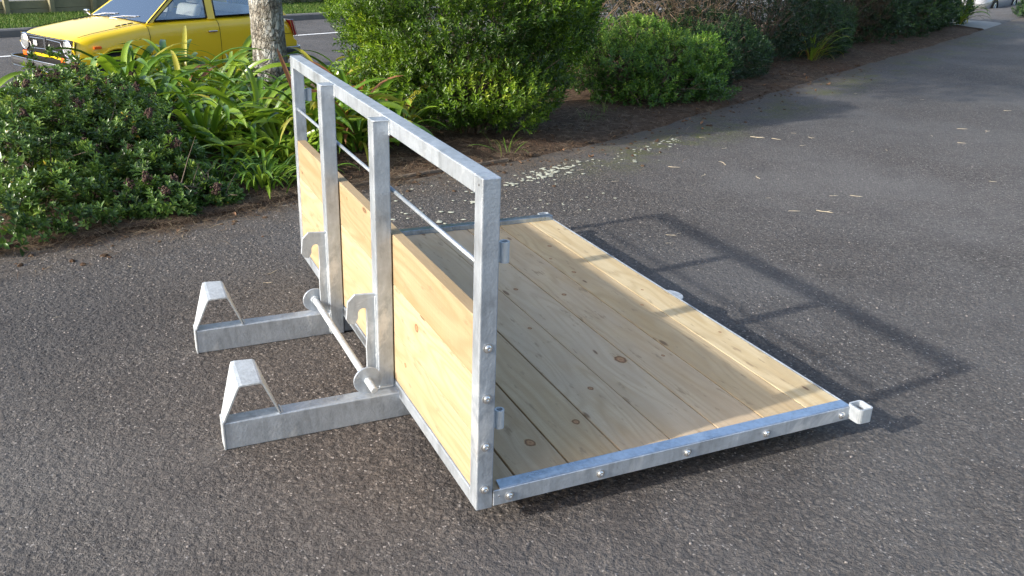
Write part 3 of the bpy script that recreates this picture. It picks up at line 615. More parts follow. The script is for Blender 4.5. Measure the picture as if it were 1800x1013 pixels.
# ------------------------------------------------------------------ strap-leaf planting
CL = 'strap-leaved clumps planted in the bed around the tree'
def bz(x, y): return bed_z(x, y)
WG = [.42, .06, .42, .08, .02]
for x_, y_, n_, kd_, wt_, s_, lb_ in (
    (.88, 4.42, 56, 0, [.22, .03, .48, .20, .07], 1.05, 'pale yellow-green strap-leaved clump with old orange leaves right behind the far end of the headboard'),
    (.30, 4.22, 34, 1, [.25, .05, .5, .17, .03], .95, 'front strap-leaved clump with a few yellowing leaves, just above the low narrow-leaved tuft'),
    (.02, 4.30, 30, 1, [.5, .2, .28, .02, 0], .9, 'low strap-leaved clump touching the right side of the seed-headed shrub'),
    (.58, 4.45, 52, 0, [.3, .05, .45, .17, .03], 1.1, 'light green arching strap-leaved clump directly left of the headboard top corner'),
    (-.15, 4.78, 44, 0, WG, 1.1, 'strap-leaved clump behind the low one, its leaves falling to the left'),
    (.24, 4.85, 46, 0, [.4, .08, .42, .09, .01], 1.1, 'strap-leaved clump in the centre of the bank, straight below the tree trunk on its left'),
    (.66, 5.0, 46, 0, [.4, .1, .4, .08, .02], 1.05, 'strap-leaved clump in front of the tree trunk with leaves crossing the bark'),
    (1.25, 4.62, 42, 0, [.4, .1, .35, .12, .03], 1., 'strap-leaved clump seen through the bars of the headboard, beside the round bush'),
    (1.12, 5.3, 44, 0, WG, 1.1, 'strap-leaved clump behind the headboard top corner, right of the trunk'),
    (-.45, 5.2, 44, 0, WG, 1.1, 'leftmost strap-leaved clump of the bank, beside the brown seed heads'),
    (-.02, 5.4, 44, 0, WG, 1.1, 'strap-leaved clump in the thick of the bank below the car door'),
    (.34, 5.65, 40, 0, WG, 1.1, 'strap-leaved clump at the left foot of the tree trunk'),
    (-.58, 5.9, 46, 0, WG, 1.3, 'strap-leaved clump below the front wheel of the yellow car'),
    (-.2, 6.1, 42, 0, WG, 1.15, 'dark green strap-leaved clump below the rear edge of the car front wing'),
    (.16, 6.45, 38, 0, WG, 1.15, 'strap-leaved clump with upright leaves against the yellow car door'),
    (-.55, 6.7, 42, 0, WG, 1.5, 'tall strap-leaved clump hiding the car front wheel'),
    (-.1, 7.1, 40, 0, WG, 1.4, 'tallest strap-leaved clump with upright blades in front of the car door'),
    (.42, 7.3, 34, 0, WG, 1.25, 'strap-leaved clump behind the tree trunk on its left'),
    (1.15, 6.4, 40, 0, WG, 1.1, 'strap-leaved clump at the right foot of the tree trunk'),
    (1.6, 5.95, 38, 0, WG, 1.1, 'strap-leaved clump between the tree trunk and the round bush'),
    (1.55, 7.1, 34, 0, WG, 1.15, 'strap-leaved clump above the headboard corner with the road beyond')):
    clump('strap_leaf_clump', x_, y_, n_, ['broad', 'broad', 'low'] if kd_ == 0 else ['low'], wt_, lb_, 'plant', CL, s_)
clump('strap_leaf_clump', -1.62, 5.2, 26, ['broad'], [.3, 0, .7, 0, 0], 'bright strap-leaved clump at the left edge rising behind the seed-headed shrub', 'plant', CL, 1.05)
clump('strap_leaf_clump', -1.32, 3.95, 14, ['low'], [.1, 0, .9, 0, 0], 'few pale strap leaves poking out of the seed-headed shrub at far left', 'plant', CL, .8, az=4.7)
clump('lily_clump', .08, 3.74, 80, ['narrow'], [.5, .2, .3, 0, 0], 'low tuft of narrow green leaves at the bed edge left of the headboard', 'plant', None, 1.05, spread=.10)
clump('lily_clump', -.18, 3.86, 60, ['narrow'], [.3, .6, .1, 0, 0], 'darker tuft of narrow leaves half shaded left of the low tuft', 'plant', None, .95, spread=.09)
clump('lily_clump', .36, 3.86, 50, ['narrow'], [.45, .35, .2, 0, 0], 'small narrow-leaved tuft close to the far end post of the headboard', 'plant', None, .9, spread=.08)
clump('grass_tuft', 8.35, 7.95, 34, ['grass'], [.1, 0, .35, .45, .1], 'yellowing grass tuft at the foot of the dark hedge shrubs', 'grass tuft', None, 1.15, az=4.8)
clump('grass_tuft', 16.3, 12.2, 60, ['narrow', 'grass'], [.3, .2, .4, .1, 0], 'arching grass-like clump at the far end of the bed by the silver car', 'grass tuft', None, 2.2)
clump('weed', 1.95, 4.10, 14, ['grass'], [.6, 0, .4, 0, 0], 'small grassy weed at the bed edge behind the top rail end', 'weed', None, .45)
for wx, wy, lb in ((3.15, 5.0, 'tiny green weed on the bare soil right of the round bush'), (3.45, 5.25, 'second tiny weed on the bare soil nearer the leafy middle shrub'), (2.85, 5.4, 'tiny weed growing close under the round bush')):
    clump('weed', wx, wy, 16, ['grass'], [.8, 0, .2, 0, 0], lb, 'weed', None, .28, spread=.06)

# ------------------------------------------------------------------ shrubs
M_HEBE = leafmat('hebe_leaf', [(0, (.032, .070, .016)), (.45, (.085, .165, .034)), (.85, (.17, .29, .06)), (.97, (.27, .37, .08))], .28, .28)
M_HEBEY = leafmat('hebe_old_leaf', [(0, (.35, .22, .02)), (1, (.42, .36, .05))], .45, .3)
M_SEED = plain('seed_head_brown', (.055, .028, .020), .85, 0, .4, 60)
seed_me = None
def seedmesh():
    bm = bmesh.new()
    for _ in range(34):
        u = rand_unit(1)[0] * np.array([.028, .028, .036]) * rng.uniform(.3, 1); r = rng.uniform(.005, .009); c = Vector(u.tolist())
        vs = [bm.verts.new(c + Vector(d) * r) for d in ((1, 0, 0), (0, 1, 0), (-1, 0, 0), (0, -1, 0), (0, 0, 1.3), (0, 0, -1.3))]
        for a, b in ((0, 1), (1, 2), (2, 3), (3, 0)): bm.faces.new((vs[a], vs[b], vs[4])); bm.faces.new((vs[b], vs[a], vs[5]))
    me = bpy.data.meshes.new('seed_head'); bm.to_mesh(me); bm.free(); me.materials.append(M_SEED); return me
SEEDS = [seedmesh() for _ in range(4)]
def hebe(base, blobs, n, label, nseed):
    root, P = shrub('seed_headed_shrub', base, blobs, M_HEBE, n, 10, .028, .048, .021, (1.35, .5), label, 'shrub', 'glossy low shrubs with brown seed heads at the left of the bed', .35, .34, 4.5, .6, 6,
                    tintf=lambda P, N: np.clip(.42 + .28 * rng.normal(size=len(P)), 0, 1), zmin=base[2] + .0)
    k = max(6, nseed // 2); yi = rng.choice(len(P), k * 3); p, D, N_, Ls, Ws = sprigs(P[yi], rand_unit(len(yi)), 2, .02, .034, .018, (1.2, .8))
    V, F = leaf_arrays(p, D, N_, Ls, Ws); link('yellow_leaves', arrmesh('yellow_leaves', V, F, rng.random(len(V))), M_HEBEY, root)
    top = P[P[:, 2] > np.quantile(P[:, 2], .45)]; idx = rng.choice(len(top), min(nseed, len(top)), replace=False)
    for i in idx:
        o = bpy.data.objects.new('seed_head', random.choice(SEEDS)); col.objects.link(o); o.parent = root; o.location = Vector(top[i].tolist()) - Vector(base) + Vector((0, -.015, .03))
        o.rotation_euler = (random.uniform(-.6, .6), random.uniform(-.6, .6), random.uniform(0, 6)); s = random.uniform(.7, 1.3); o.scale = (s, s, s)
hebe((-.78, 4.3, bz(-.78, 4.3)), [((-.92, 4.55, .25), (.42, .46, .38)), ((-.62, 4.15, .18), (.34, .36, .29)), ((-.52, 3.72, .10), (.28, .28, .22)), ((-.62, 4.85, .20), (.34, .36, .30))], 2300, 'glossy green shrub with many brown seed heads in the middle of the left bed', 60)
hebe((-1.2, 3.9, bz(-1.2, 3.9)), [((-1.22, 3.85, .20), (.40, .42, .36)), ((-1.05, 3.36, .08), (.28, .28, .22)), ((-1.32, 4.3, .28), (.42, .40, .34)), ((-1.36, 3.18, .03), (.28, .26, .22))], 2300, 'glossy green shrub with few seed heads at the left edge of the photo', 16)
hebe((-.42, 3.48, bz(-.42, 3.48)), [((-.56, 3.38, .05), (.20, .17, .15)), ((-.28, 3.50, .04), (.16, .14, .12))], 620, 'small low shrub with brown and yellow leaves at the bed edge', 12)
hebe((-.95, 5.4, bz(-.95, 5.4)), [((-1.05, 5.4, .20), (.42, .42, .42)), ((-.72, 5.3, .22), (.30, .32, .34))], 1300, 'rear seed-headed shrub just below the car bumper', 26)

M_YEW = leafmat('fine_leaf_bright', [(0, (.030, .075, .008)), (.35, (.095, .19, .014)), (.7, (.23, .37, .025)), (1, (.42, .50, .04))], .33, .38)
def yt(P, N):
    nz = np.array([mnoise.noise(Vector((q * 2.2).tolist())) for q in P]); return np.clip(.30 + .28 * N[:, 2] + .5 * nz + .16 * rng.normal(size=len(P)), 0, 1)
g0 = (2.05, 4.95, bz(2.05, 4.95))
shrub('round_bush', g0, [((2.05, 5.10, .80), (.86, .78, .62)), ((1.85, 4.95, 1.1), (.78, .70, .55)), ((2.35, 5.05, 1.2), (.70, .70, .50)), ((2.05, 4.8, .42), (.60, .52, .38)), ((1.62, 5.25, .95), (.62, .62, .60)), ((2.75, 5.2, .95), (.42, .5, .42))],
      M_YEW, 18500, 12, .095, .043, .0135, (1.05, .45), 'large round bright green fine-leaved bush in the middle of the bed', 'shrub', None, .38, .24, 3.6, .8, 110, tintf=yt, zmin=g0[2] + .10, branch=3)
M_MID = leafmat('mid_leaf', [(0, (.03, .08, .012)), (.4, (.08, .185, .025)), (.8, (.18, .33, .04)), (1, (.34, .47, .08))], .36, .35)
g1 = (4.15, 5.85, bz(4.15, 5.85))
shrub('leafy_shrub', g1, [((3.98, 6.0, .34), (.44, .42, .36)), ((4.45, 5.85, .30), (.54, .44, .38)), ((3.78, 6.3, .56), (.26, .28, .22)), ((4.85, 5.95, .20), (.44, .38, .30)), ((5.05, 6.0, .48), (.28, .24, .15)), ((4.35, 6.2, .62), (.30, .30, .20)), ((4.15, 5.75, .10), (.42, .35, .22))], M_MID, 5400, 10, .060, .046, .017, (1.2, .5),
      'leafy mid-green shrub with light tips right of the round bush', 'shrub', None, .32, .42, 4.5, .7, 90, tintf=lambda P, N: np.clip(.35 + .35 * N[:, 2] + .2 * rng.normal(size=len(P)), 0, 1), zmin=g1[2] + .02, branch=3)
M_DRY = leafmat('dry_leaf', [(0, (.035, .025, .014)), (.5, (.075, .052, .028)), (.85, (.05, .07, .02)), (1, (.14, .10, .05))], .8, .15)
M_TWIG = plain('dry_twigs', (.26, .185, .12), .9, 0, .35, 30)
def twiggy(name, base, blobs, n, label, nt, leafn):
    root, P = shrub(name, base, blobs, M_DRY, leafn, 8, .05, .03, .009, (1.3, .6), label, 'shrub', None, .5, .2, 4, .3, 60, bark=M_TWIG)
    bm = bmesh.new(); P2, N2 = blob_points(blobs, nt, .4, base[2] + .05, .2)
    for p, q in zip(P2, N2):
        d = Vector((q * .6 + rng.normal(0, .5, 3)).tolist()).normalized() * random.uniform(.08, .24); p = Vector(p.tolist()); tube(bm, [p - d * .5, p + Vector((0, 0, random.uniform(-.02, .02))), p + d * .5], [.0028, .002, .001], 3, False)
    tag(bmlink('twigs', bm, M_TWIG, root), kind='stuff')
g2 = (4.1, 7.5, bz(4.1, 7.5))
twiggy('twiggy_shrub', g2, [((3.5, 7.3, .75), (.8, .7, .75)), ((4.4, 7.2, .7), (.8, .7, .85)), ((5.3, 7.3, .7), (.8, .7, .8)), ((4.6, 7.3, 1.4), (1.1, .7, .6)), ((3.3, 7.6, 1.4), (.9, .7, .6))], 0, 'dry brown twiggy shrub behind the leafy middle shrub', 3200, 3000)
g3 = (6.1, 7.5, bz(6.1, 7.5))
twiggy('twiggy_shrub', g3, [((6.0, 7.5, .8), (.75, .6, .8)), ((6.4, 7.7, 1.3), (.9, .7, .8)), ((5.6, 7.9, 1.4), (.9, .7, .7))], 0, 'darker brown-green twiggy shrub left of the dark hedge shrubs', 700, 3200)
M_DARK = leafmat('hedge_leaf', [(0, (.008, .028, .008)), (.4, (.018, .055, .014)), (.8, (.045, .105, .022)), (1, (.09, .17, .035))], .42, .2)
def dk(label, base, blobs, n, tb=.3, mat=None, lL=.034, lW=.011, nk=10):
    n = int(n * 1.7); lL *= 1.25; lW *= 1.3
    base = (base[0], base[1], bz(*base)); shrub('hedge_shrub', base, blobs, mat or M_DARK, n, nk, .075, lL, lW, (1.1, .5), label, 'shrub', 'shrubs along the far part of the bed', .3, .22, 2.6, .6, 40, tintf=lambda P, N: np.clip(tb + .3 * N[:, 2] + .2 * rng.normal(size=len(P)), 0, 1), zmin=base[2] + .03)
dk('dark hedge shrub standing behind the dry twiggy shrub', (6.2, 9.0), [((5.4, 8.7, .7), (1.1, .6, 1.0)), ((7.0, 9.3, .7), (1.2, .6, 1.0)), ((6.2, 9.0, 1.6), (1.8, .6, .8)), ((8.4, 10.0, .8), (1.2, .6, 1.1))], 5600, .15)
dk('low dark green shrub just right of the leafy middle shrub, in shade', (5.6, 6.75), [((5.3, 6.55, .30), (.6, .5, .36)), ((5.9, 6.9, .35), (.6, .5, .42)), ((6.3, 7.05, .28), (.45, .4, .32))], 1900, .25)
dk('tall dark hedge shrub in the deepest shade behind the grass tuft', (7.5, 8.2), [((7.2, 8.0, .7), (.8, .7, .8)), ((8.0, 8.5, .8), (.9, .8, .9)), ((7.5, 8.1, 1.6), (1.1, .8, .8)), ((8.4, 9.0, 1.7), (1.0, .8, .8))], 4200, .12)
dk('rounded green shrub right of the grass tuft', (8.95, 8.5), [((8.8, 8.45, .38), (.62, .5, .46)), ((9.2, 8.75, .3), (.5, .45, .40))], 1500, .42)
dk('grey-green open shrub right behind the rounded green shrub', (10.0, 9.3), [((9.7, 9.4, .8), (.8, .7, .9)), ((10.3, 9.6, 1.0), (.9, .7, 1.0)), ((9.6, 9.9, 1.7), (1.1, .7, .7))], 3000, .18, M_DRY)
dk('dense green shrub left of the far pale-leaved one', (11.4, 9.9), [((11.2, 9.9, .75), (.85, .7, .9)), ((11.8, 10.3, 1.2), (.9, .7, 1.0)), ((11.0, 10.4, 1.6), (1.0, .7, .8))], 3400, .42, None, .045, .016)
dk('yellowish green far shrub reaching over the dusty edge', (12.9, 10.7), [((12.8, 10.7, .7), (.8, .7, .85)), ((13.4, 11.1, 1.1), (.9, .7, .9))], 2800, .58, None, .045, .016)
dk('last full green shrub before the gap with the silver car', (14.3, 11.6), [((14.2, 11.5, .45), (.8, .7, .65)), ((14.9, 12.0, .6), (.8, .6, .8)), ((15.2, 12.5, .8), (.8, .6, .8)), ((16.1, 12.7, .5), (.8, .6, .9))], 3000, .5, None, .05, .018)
dk('dark shrub at the right edge beyond the gap', (21.3, 13.9), [((21.3, 13.8, .0), (.8, .6, .6)), ((22.5, 14.4, .2), (.9, .7, .8))], 1900, .35, None, .05, .018)
base = None

# ------------------------------------------------------------------ the tree (trunk in view, crown above the frame)
t = NT('bark_pale'); v = t.obj(); vv = t.map(v, scale=(1, 1, .32)); x, y, z = t.xyz(v)
wv_ = t.noise(v, 16, 4, .7); vw = t.n('ShaderNodeVectorMath', operation='ADD'); t.lk(t.map(v, scale=(1, 1, .42)), vw.inputs[0]); t.lk(t.comb(t.math('MULTIPLY', wv_, .10), t.math('MULTIPLY', wv_, -.08), t.math('MULTIPLY', wv_, .06)), vw.inputs[1]); cr = t.voro(vw.outputs[0], 30, 'DISTANCE_TO_EDGE').outputs['Distance']; a = t.noise(vv, 26, 6, .7, .7); b = t.noise(v, 5.5, 5, .65, .8)
c = t.ramp(a, [(.28, (.13, .115, .095)), (.5, (.25, .235, .20)), (.72, (.36, .345, .31))]); c = t.mix(t.ramp(b, [(.5, 0.), (.56, .9)]), c, (.46, .465, .44))
c = t.mix(t.ramp(b, [(.36, .5), (.44, 0.)]), c, (.16, .13, .10)); c = t.mix(t.math('MULTIPLY', t.ramp(cr, [(.0, .85), (.07, 0.)]), t.ramp(t.noise(v, 7, 3), [(.38, .15), (.6, 1.)])), c, (.075, .058, .045))
t.bump(t.math('ADD', t.math('MULTIPLY', t.ramp(cr, [(0, 0.), (.12, 1.)]), 1.), t.math('MULTIPLY', a, .9)), .014); M_BARK = t.set(c, .9, 0, .2)
TX, TY = .70, 6.75; tz = bz(TX, TY)
tree = empty('tree', (TX, TY, tz), 'single tree with pale cracked grey bark and scaly lichen standing among the strap leaves', 'tree')
NS, NR = 72, 120; V = []
for i in range(NR):
    h = i / (NR - 1) * 3.3 - .1; r = .158 + .07 * math.exp(-max(h, 0) / .16) - .012 * h; cx = TX - .045 * h + .03 * math.sin(h * 1.3); cy = TY + .02 * h
    for k in range(NS):
        an = 2 * math.pi * k / NS; q = Vector((math.cos(an) * 2.0, math.sin(an) * 2.0, h * 1.1)); f1 = mnoise.noise(q * 4.2) ; f2 = mnoise.noise(Vector((q.x * 9, q.y * 9, q.z * 3.5)))
        rr = r * (1 + .035 * mnoise.noise(q * 1.1) + .03 * f1 - .05 * max(0, .25 - abs(f2)) ** 1 * 2)
        V.append((cx + rr * math.cos(an), cy + rr * math.sin(an), tz + h))
F = [(i * NS + k, i * NS + (k + 1) % NS, (i + 1) * NS + (k + 1) % NS, (i + 1) * NS + k) for i in range(NR - 1) for k in range(NS)]
trunk = link('trunk', arrmesh('trunk', V, F), M_BARK, tree, smooth=True)
fork_p = Vector((TX - .045 * 3.2, TY + .07, tz + 3.15)); limbs = []
for ax_, ay_, ln in ((.9, .3, 2.6), (-.8, .5, 2.2), (.2, -.9, 2.3), (.1, .2, 3.2), (-.3, .9, 2.)):
    e = fork_p + Vector((ax_ * ln * .7, ay_ * ln * .7, ln * .9)); bm = bmesh.new(); mid = fork_p.lerp(e, .5) + Vector((ax_ * .2, ay_ * .2, -.1)); tube(bm, [fork_p - Vector((0, 0, .2)), mid, e], [.085, .055, .02], 10, False); limbs += [mid, e]
    for _ in range(5):
        q = mid.lerp(e, random.random()); e2 = q + Vector((random.gauss(0, .6), random.gauss(0, .6), random.uniform(.2, .9))); tube(bm, [q, q.lerp(e2, .5) + Vector((0, 0, .08)), e2], [.025, .016, .006], 6, False); limbs.append(e2)
    bmlink('limb', bm, M_BARK, tree, smooth=True)
M_CROWN = leafmat('tree_leaf', [(0, (.03, .08, .015)), (1, (.09, .18, .03))], .4, .3)
cb = [(tuple(e + Vector((0, 0, .15))), (.95, .95, .62)) for e in limbs[1::3]]
xb = [(1.2, 5.2, 3.6), (.6, 5.9, 4.4), (1.3, 7.3, 3.5), (.1, 5.3, 5.0), (1.7, 6.3, 4.7), (1.0, 7.9, 4.6), (1.9, 5.4, 4.3)]; cb += [(c_, (1.15, 1.1, .8)) for c_ in xb]
for c_ in xb:
    bm = bmesh.new(); e = Vector(c_); tube(bm, [fork_p - Vector((0, 0, .3)), fork_p.lerp(e, .5) + Vector((0, 0, .15)), e], [.06, .035, .01], 8, False); bmlink('limb', bm, M_BARK, tree, smooth=True)
P, Nn = blob_points(cb, 15000, .6, None, .25, 2.5); p, D, N_, Ls, Ws = sprigs(P, Nn + np.array([0, 0, .3]), 4, .12, .085, .045, (1.2, .6)); V, F = leaf_arrays(p, D, N_, Ls, Ws)
link('crown', arrmesh('crown', V, F, np.repeat(rng.random(len(p)), 4)), M_CROWN, tree)

# ------------------------------------------------------------------ timber edging along the bed
M_EDG = plain('weathered_edging', (.15, .115, .085), .9, 0, .35, 9, .004)
ed = empty('garden_edging', (.95, 3.75, 0), 'weathered timber edging board half buried along the bed behind the deck', 'edging')
for x0, x1 in ((.62, 1.32), (1.335, 1.9)):
    bm = bmesh.new(); y0, y1 = edge_y(x0) + .03, edge_y(x1) + .03; prism(bm, [(x0, y0, -.03), (x1, y1, -.03), (x1, y1 + .028, -.03), (x0, y0 + .028, -.03)], (0, 0, .058), .003); bmlink('edging_board', bm, M_EDG, ed)

# ------------------------------------------------------------------ litter and stones
def straws(n, pts, lmin, lmax, wd, zf, mat, name, label, cat):
    P = pts(n); an = rng.uniform(0, 6.283, n); ln = rng.uniform(lmin, lmax, n); d = np.stack([np.cos(an), np.sin(an), rng.normal(0, .12, n)], 1); s = np.stack([-np.sin(an), np.cos(an), 0 * an], 1) * wd
    z = np.array([zf(a, b) for a, b in P]); C = np.stack([P[:, 0], P[:, 1], z + rng.uniform(.003, .018, n)], 1); bnd = s * rng.normal(0, 5, (n, 1)); A_ = C - d * ln[:, None] / 2; B_ = C + d * ln[:, None] / 2; M_ = C + bnd + [0, 0, .003]
    V = np.stack([A_, M_ - s, B_, M_ + s], 1).reshape(-1, 3); F = (np.arange(n)[:, None] * 4 + np.array([0, 1, 2, 3])); me = arrmesh(name, V, F, np.repeat(rng.random(n), 4))
    return tag(link(name, me, mat, centre=False), label, cat, kind='stuff')
M_STRAW = leafmat('dry_litter', [(0, (.05, .028, .018)), (.5, (.13, .080, .05)), (.9, (.26, .19, .12)), (1, (.42, .34, .22))], .85, .1)
def alongedge(xa, xb, off, sd):
    def f(n):
        x = rng.uniform(xa, xb, n); e = np.interp(x, edge_np[:, 0], edge_np[:, 1]); o = off + rng.normal(0, sd, n); return np.stack([x - .45 * o, e + .9 * o], 1)
    return f
gz = lambda a, b: max(0, bed_z(a, b) + (.012 if b > edge_y(a) else (.002 if b < edge_y(a) - .2 and a < 3.2 else 0)))
straws(4200, alongedge(-1.6, 1.0, .03, .07), .04, .22, .0012, gz, M_STRAW, 'pine_litter', 'dry needles and stalks swept along the bed edge at left', 'litter')
straws(9000, alongedge(1., 8, .45, .42), .03, .16, .0016, gz, M_STRAW, 'bed_litter', 'brown dry needles and twigs covering the bare bed soil', 'litter')
straws(5000, alongedge(-1.6, 2.2, .6, .4), .03, .14, .0018, gz, M_STRAW, 'shade_litter', 'dry stalks lying under the plants', 'litter')
straws(2600, alongedge(8, 15, .3, .35), .04, .2, .0025, gz, M_STRAW, 'far_litter', 'dry needles along the far bed edge', 'litter')
def clods(n, f, rmin, rmax, mat, name, label, cat):
    bm = bmesh.new(); pts = f(n)
    for x, y in pts:
        r = random.uniform(rmin, rmax) ; z = gz(x, y); m = Matrix.Translation((x, y, z)) @ Matrix.Rotation(random.uniform(0, 6), 4, 'Z') @ Matrix.Diagonal((r, r * random.uniform(.6, 1), r * random.uniform(.4, .7), 1))
        bmesh.ops.create_icosphere(bm, subdivisions=1, radius=1, matrix=m)
    for v in bm.verts: v.co += Vector((random.gauss(0, rmin * .2), random.gauss(0, rmin * .2), random.gauss(0, rmin * .12)))
    o = bmlink(name, bm, mat, centre=False); return tag(o, label, cat, kind='stuff')
clods(1500, alongedge(-1.5, 9, .35, .35), .006, .022, M_SOIL, 'soil_clods', 'crumbly dark soil clods on the bed', 'soil')
M_CHIP = plain('loose_chip', (.24, .215, .20), .85, 0, .3, 50)
M_CHIPD = plain('loose_chip_dark', (.075, .068, .064), .85, 0, .3, 50)
def gravelpts(n):
    P = np.stack([rng.uniform(-1.5, 2.5, n * 3), rng.uniform(.2, 3.6, n * 3)], 1); e = np.interp(P[:, 0], edge_np[:, 0], edge_np[:, 1]); dd = e - P[:, 1]; k = (dd > 0) & (rng.random(len(P)) < np.exp(-dd / .75) + .05); 
    inside = (P[:, 0] > -.6) & (P[:, 0] < 1.5) & (P[:, 1] < 2.3); return P[k & ~inside][:n]
clods(2600, gravelpts, .0022, .0055, M_CHIP, 'loose_gravel', 'loose pale chips worked out of the asphalt near the bed', 'gravel')
clods(2600, gravelpts, .0025, .006, M_CHIPD, 'loose_gravel', 'loose dark chips worked out of the asphalt near the bed', 'gravel')
def anyp(n): return np.stack([rng.uniform(-1.3, 6, n), rng.uniform(-1., 3.4, n)], 1)
clods(420, lambda n: np.array([p for p in anyp(n * 3) if p[1] < edge_y(p[0]) - .1][:n]), .0022, .006, M_CHIP, 'scattered_chips', 'single pale stone chips scattered over the driveway', 'gravel')
M_FALL = plain('fallen_leaf_brown', (.20, .11, .06), .8, 0, .35, 40)
fl_me = []
for j in range(4):
    bm = bmesh.new(); nn = 7; Lf = random.uniform(.045, .065); rows_ = []
    for i in range(nn + 1):
        f = i / nn; wd = Lf * .22 * math.sin(math.pi * min(.98, f + .04)) ** .8; xx = (f - .5) * Lf; zz = .010 * math.sin(f * 3.1 + j); rows_.append([bm.verts.new((xx, -wd, zz + .009)), bm.verts.new((xx, 0, zz)), bm.verts.new((xx, wd, zz + .007 + .003 * j))])
    for a, b in zip(rows_, rows_[1:]):
        for k in range(2): bm.faces.new((a[k], a[k + 1], b[k + 1], b[k]))
    me = bpy.data.meshes.new('fallen_leaf'); bm.to_mesh(me); bm.free(); me.materials.append(M_FALL); me.shade_smooth(); fl_me.append(me)
fp_ = alongedge(-1.3, 7.5, .18, .28)(46)
for i, (x_, y_) in enumerate(fp_):
    o = bpy.data.objects.new('fallen_leaf', fl_me[i % 4]); col.objects.link(o); o.location = (x_, y_, gz(x_, y_) + .006); o.rotation_euler = (random.gauss(0, .2), random.gauss(0, .2), random.uniform(0, 6.3)); o.scale = (random.uniform(.6, 1.15),) * 3
    tag(o, 'small curled brown leaf fallen along the edge of the garden bed', 'fallen leaf', 'brown leaves fallen along the bed edge')
# lichen spots: thin crusts on the asphalt
M_LICH = plain('lichen', (.40, .41, .33), .9, 0, .15, 60)
bm = bmesh.new()
def crust(x, y, r):
    n = 9; zc = .0045 + GT * (x < 3.2); vs = []; ph = random.random() * 9
    for k in range(n):
        a = 2 * math.pi * k / n; rr = r * (1 + .45 * mnoise.noise(Vector((math.cos(a) * 1.5 + ph, math.sin(a) * 1.5, ph)))); vs.append(bm.verts.new((x + rr * math.cos(a), y + rr * .8 * math.sin(a), zc - .002)))
    c_ = bm.verts.new((x, y, zc + .001))
    for k in range(n): bm.faces.new((vs[k], vs[(k + 1) % n], c_))
for _ in range(115):
    x = random.gauss(2.02, .20); y = 3.58 + (x - 2.02) * .55 + random.gauss(0, .07); crust(x, y, abs(random.gauss(.009, .007)) + .003)
for _ in range(60):
    x = random.uniform(2.2, 3.6); y = edge_y(x) - .35 - abs(random.gauss(0, .12)); crust(x, y, abs(random.gauss(.008, .005)) + .002)
for _ in range(60): crust(random.gauss(.85, .25), 2.75 + random.gauss(.1, .28), abs(random.gauss(.009, .006)) + .002)
for _ in range(60): crust(random.uniform(.8, 2.2), random.uniform(2.6, 3.6), abs(random.gauss(.005, .003)) + .0015)
tag(bmlink('lichen_crust', bm, M_LICH, centre=False), 'pale green-white lichen spots on the asphalt behind the deck', 'lichen', kind='stuff')
# dry stalks one can count on the driveway
M_STALK = plain('dry_stalk', (.50, .43, .31), .8, 0, .2, 60)
stalk_me = []
for j in range(6):
    bm = bmesh.new(); P = [Vector((-.5, 0, 0))]; a = 0
    for _ in range(5): a += random.gauss(0, .28); P.append(P[-1] + Vector((math.cos(a) * .2, math.sin(a) * .2, abs(random.gauss(0, .006)))))
    tube(bm, [p * .12 for p in P], [.0016, .0026, .0022, .0024, .0018, .0008], 5)
    if j % 2: q = P[3] * .12; tube(bm, [q, q + Vector((.02, .022, .004)), q + Vector((.028, .04, .002))], [.0018, .0015, .0006], 4)
    me = bpy.data.meshes.new('dry_stalk'); bm.to_mesh(me); bm.free(); me.materials.append(M_STALK); stalk_me.append(me)
SP = [(1395, 372, .9), (1450, 373, 1.2), (1335, 313, 1.1), (1275, 288, 1.2), (1235, 242, .7), (1330, 243, 1.4), (1365, 245, 1.), (1425, 243, .9), (1410, 256, .8), (1275, 262, .8), (1185, 295, 1.), (1240, 310, .9), (1235, 326, .6), (1465, 345, .7), (1505, 345, .9), (1500, 232, .6), (1395, 235, .5), (1560, 265, .5), (1690, 227, 1.1), (1735, 232, 1.), (1770, 195, .9), (1640, 240, .6), (1690, 252, .8),
      (1505, 165, .6), (1620, 176, .7), (1180, 415, .7), (1175, 428, .5), (1195, 412, .4), (480, 480, .8), (470, 500, .5), (500, 362, 1.1), (415, 380, 1.), (590, 330, .8), (640, 370, .5), (820, 375, .6), (950, 340, .7), (1080, 320, .6), (1020, 300, .7), (230, 470, .4), (100, 560, .35), (1745, 320, .6), (1350, 350, .4)]
camp = Vector((-0.8186, -1.9213, 1.5898))
def ground_at(px, py):
    dd = _f + _r * ((px - 900) / 1563.04) - _u * ((py - 506.5) / 1563.04); return camp + dd * (-camp.z / dd.z)
for i, (px, py, s) in enumerate(SP):
    g = ground_at(px, py); o = bpy.data.objects.new('dry_stalk', stalk_me[i % 6]); col.objects.link(o); o.location = (g.x, g.y, .003 + max(0, gz(g.x, g.y))); o.rotation_euler = (0, 0, random.gauss(-.2, .7)); o.scale = (s * .75,) * 3
    tag(o, 'short pale dry stalk lying on the driveway asphalt', 'dry stalk', 'pale dry stalks strewn over the driveway')

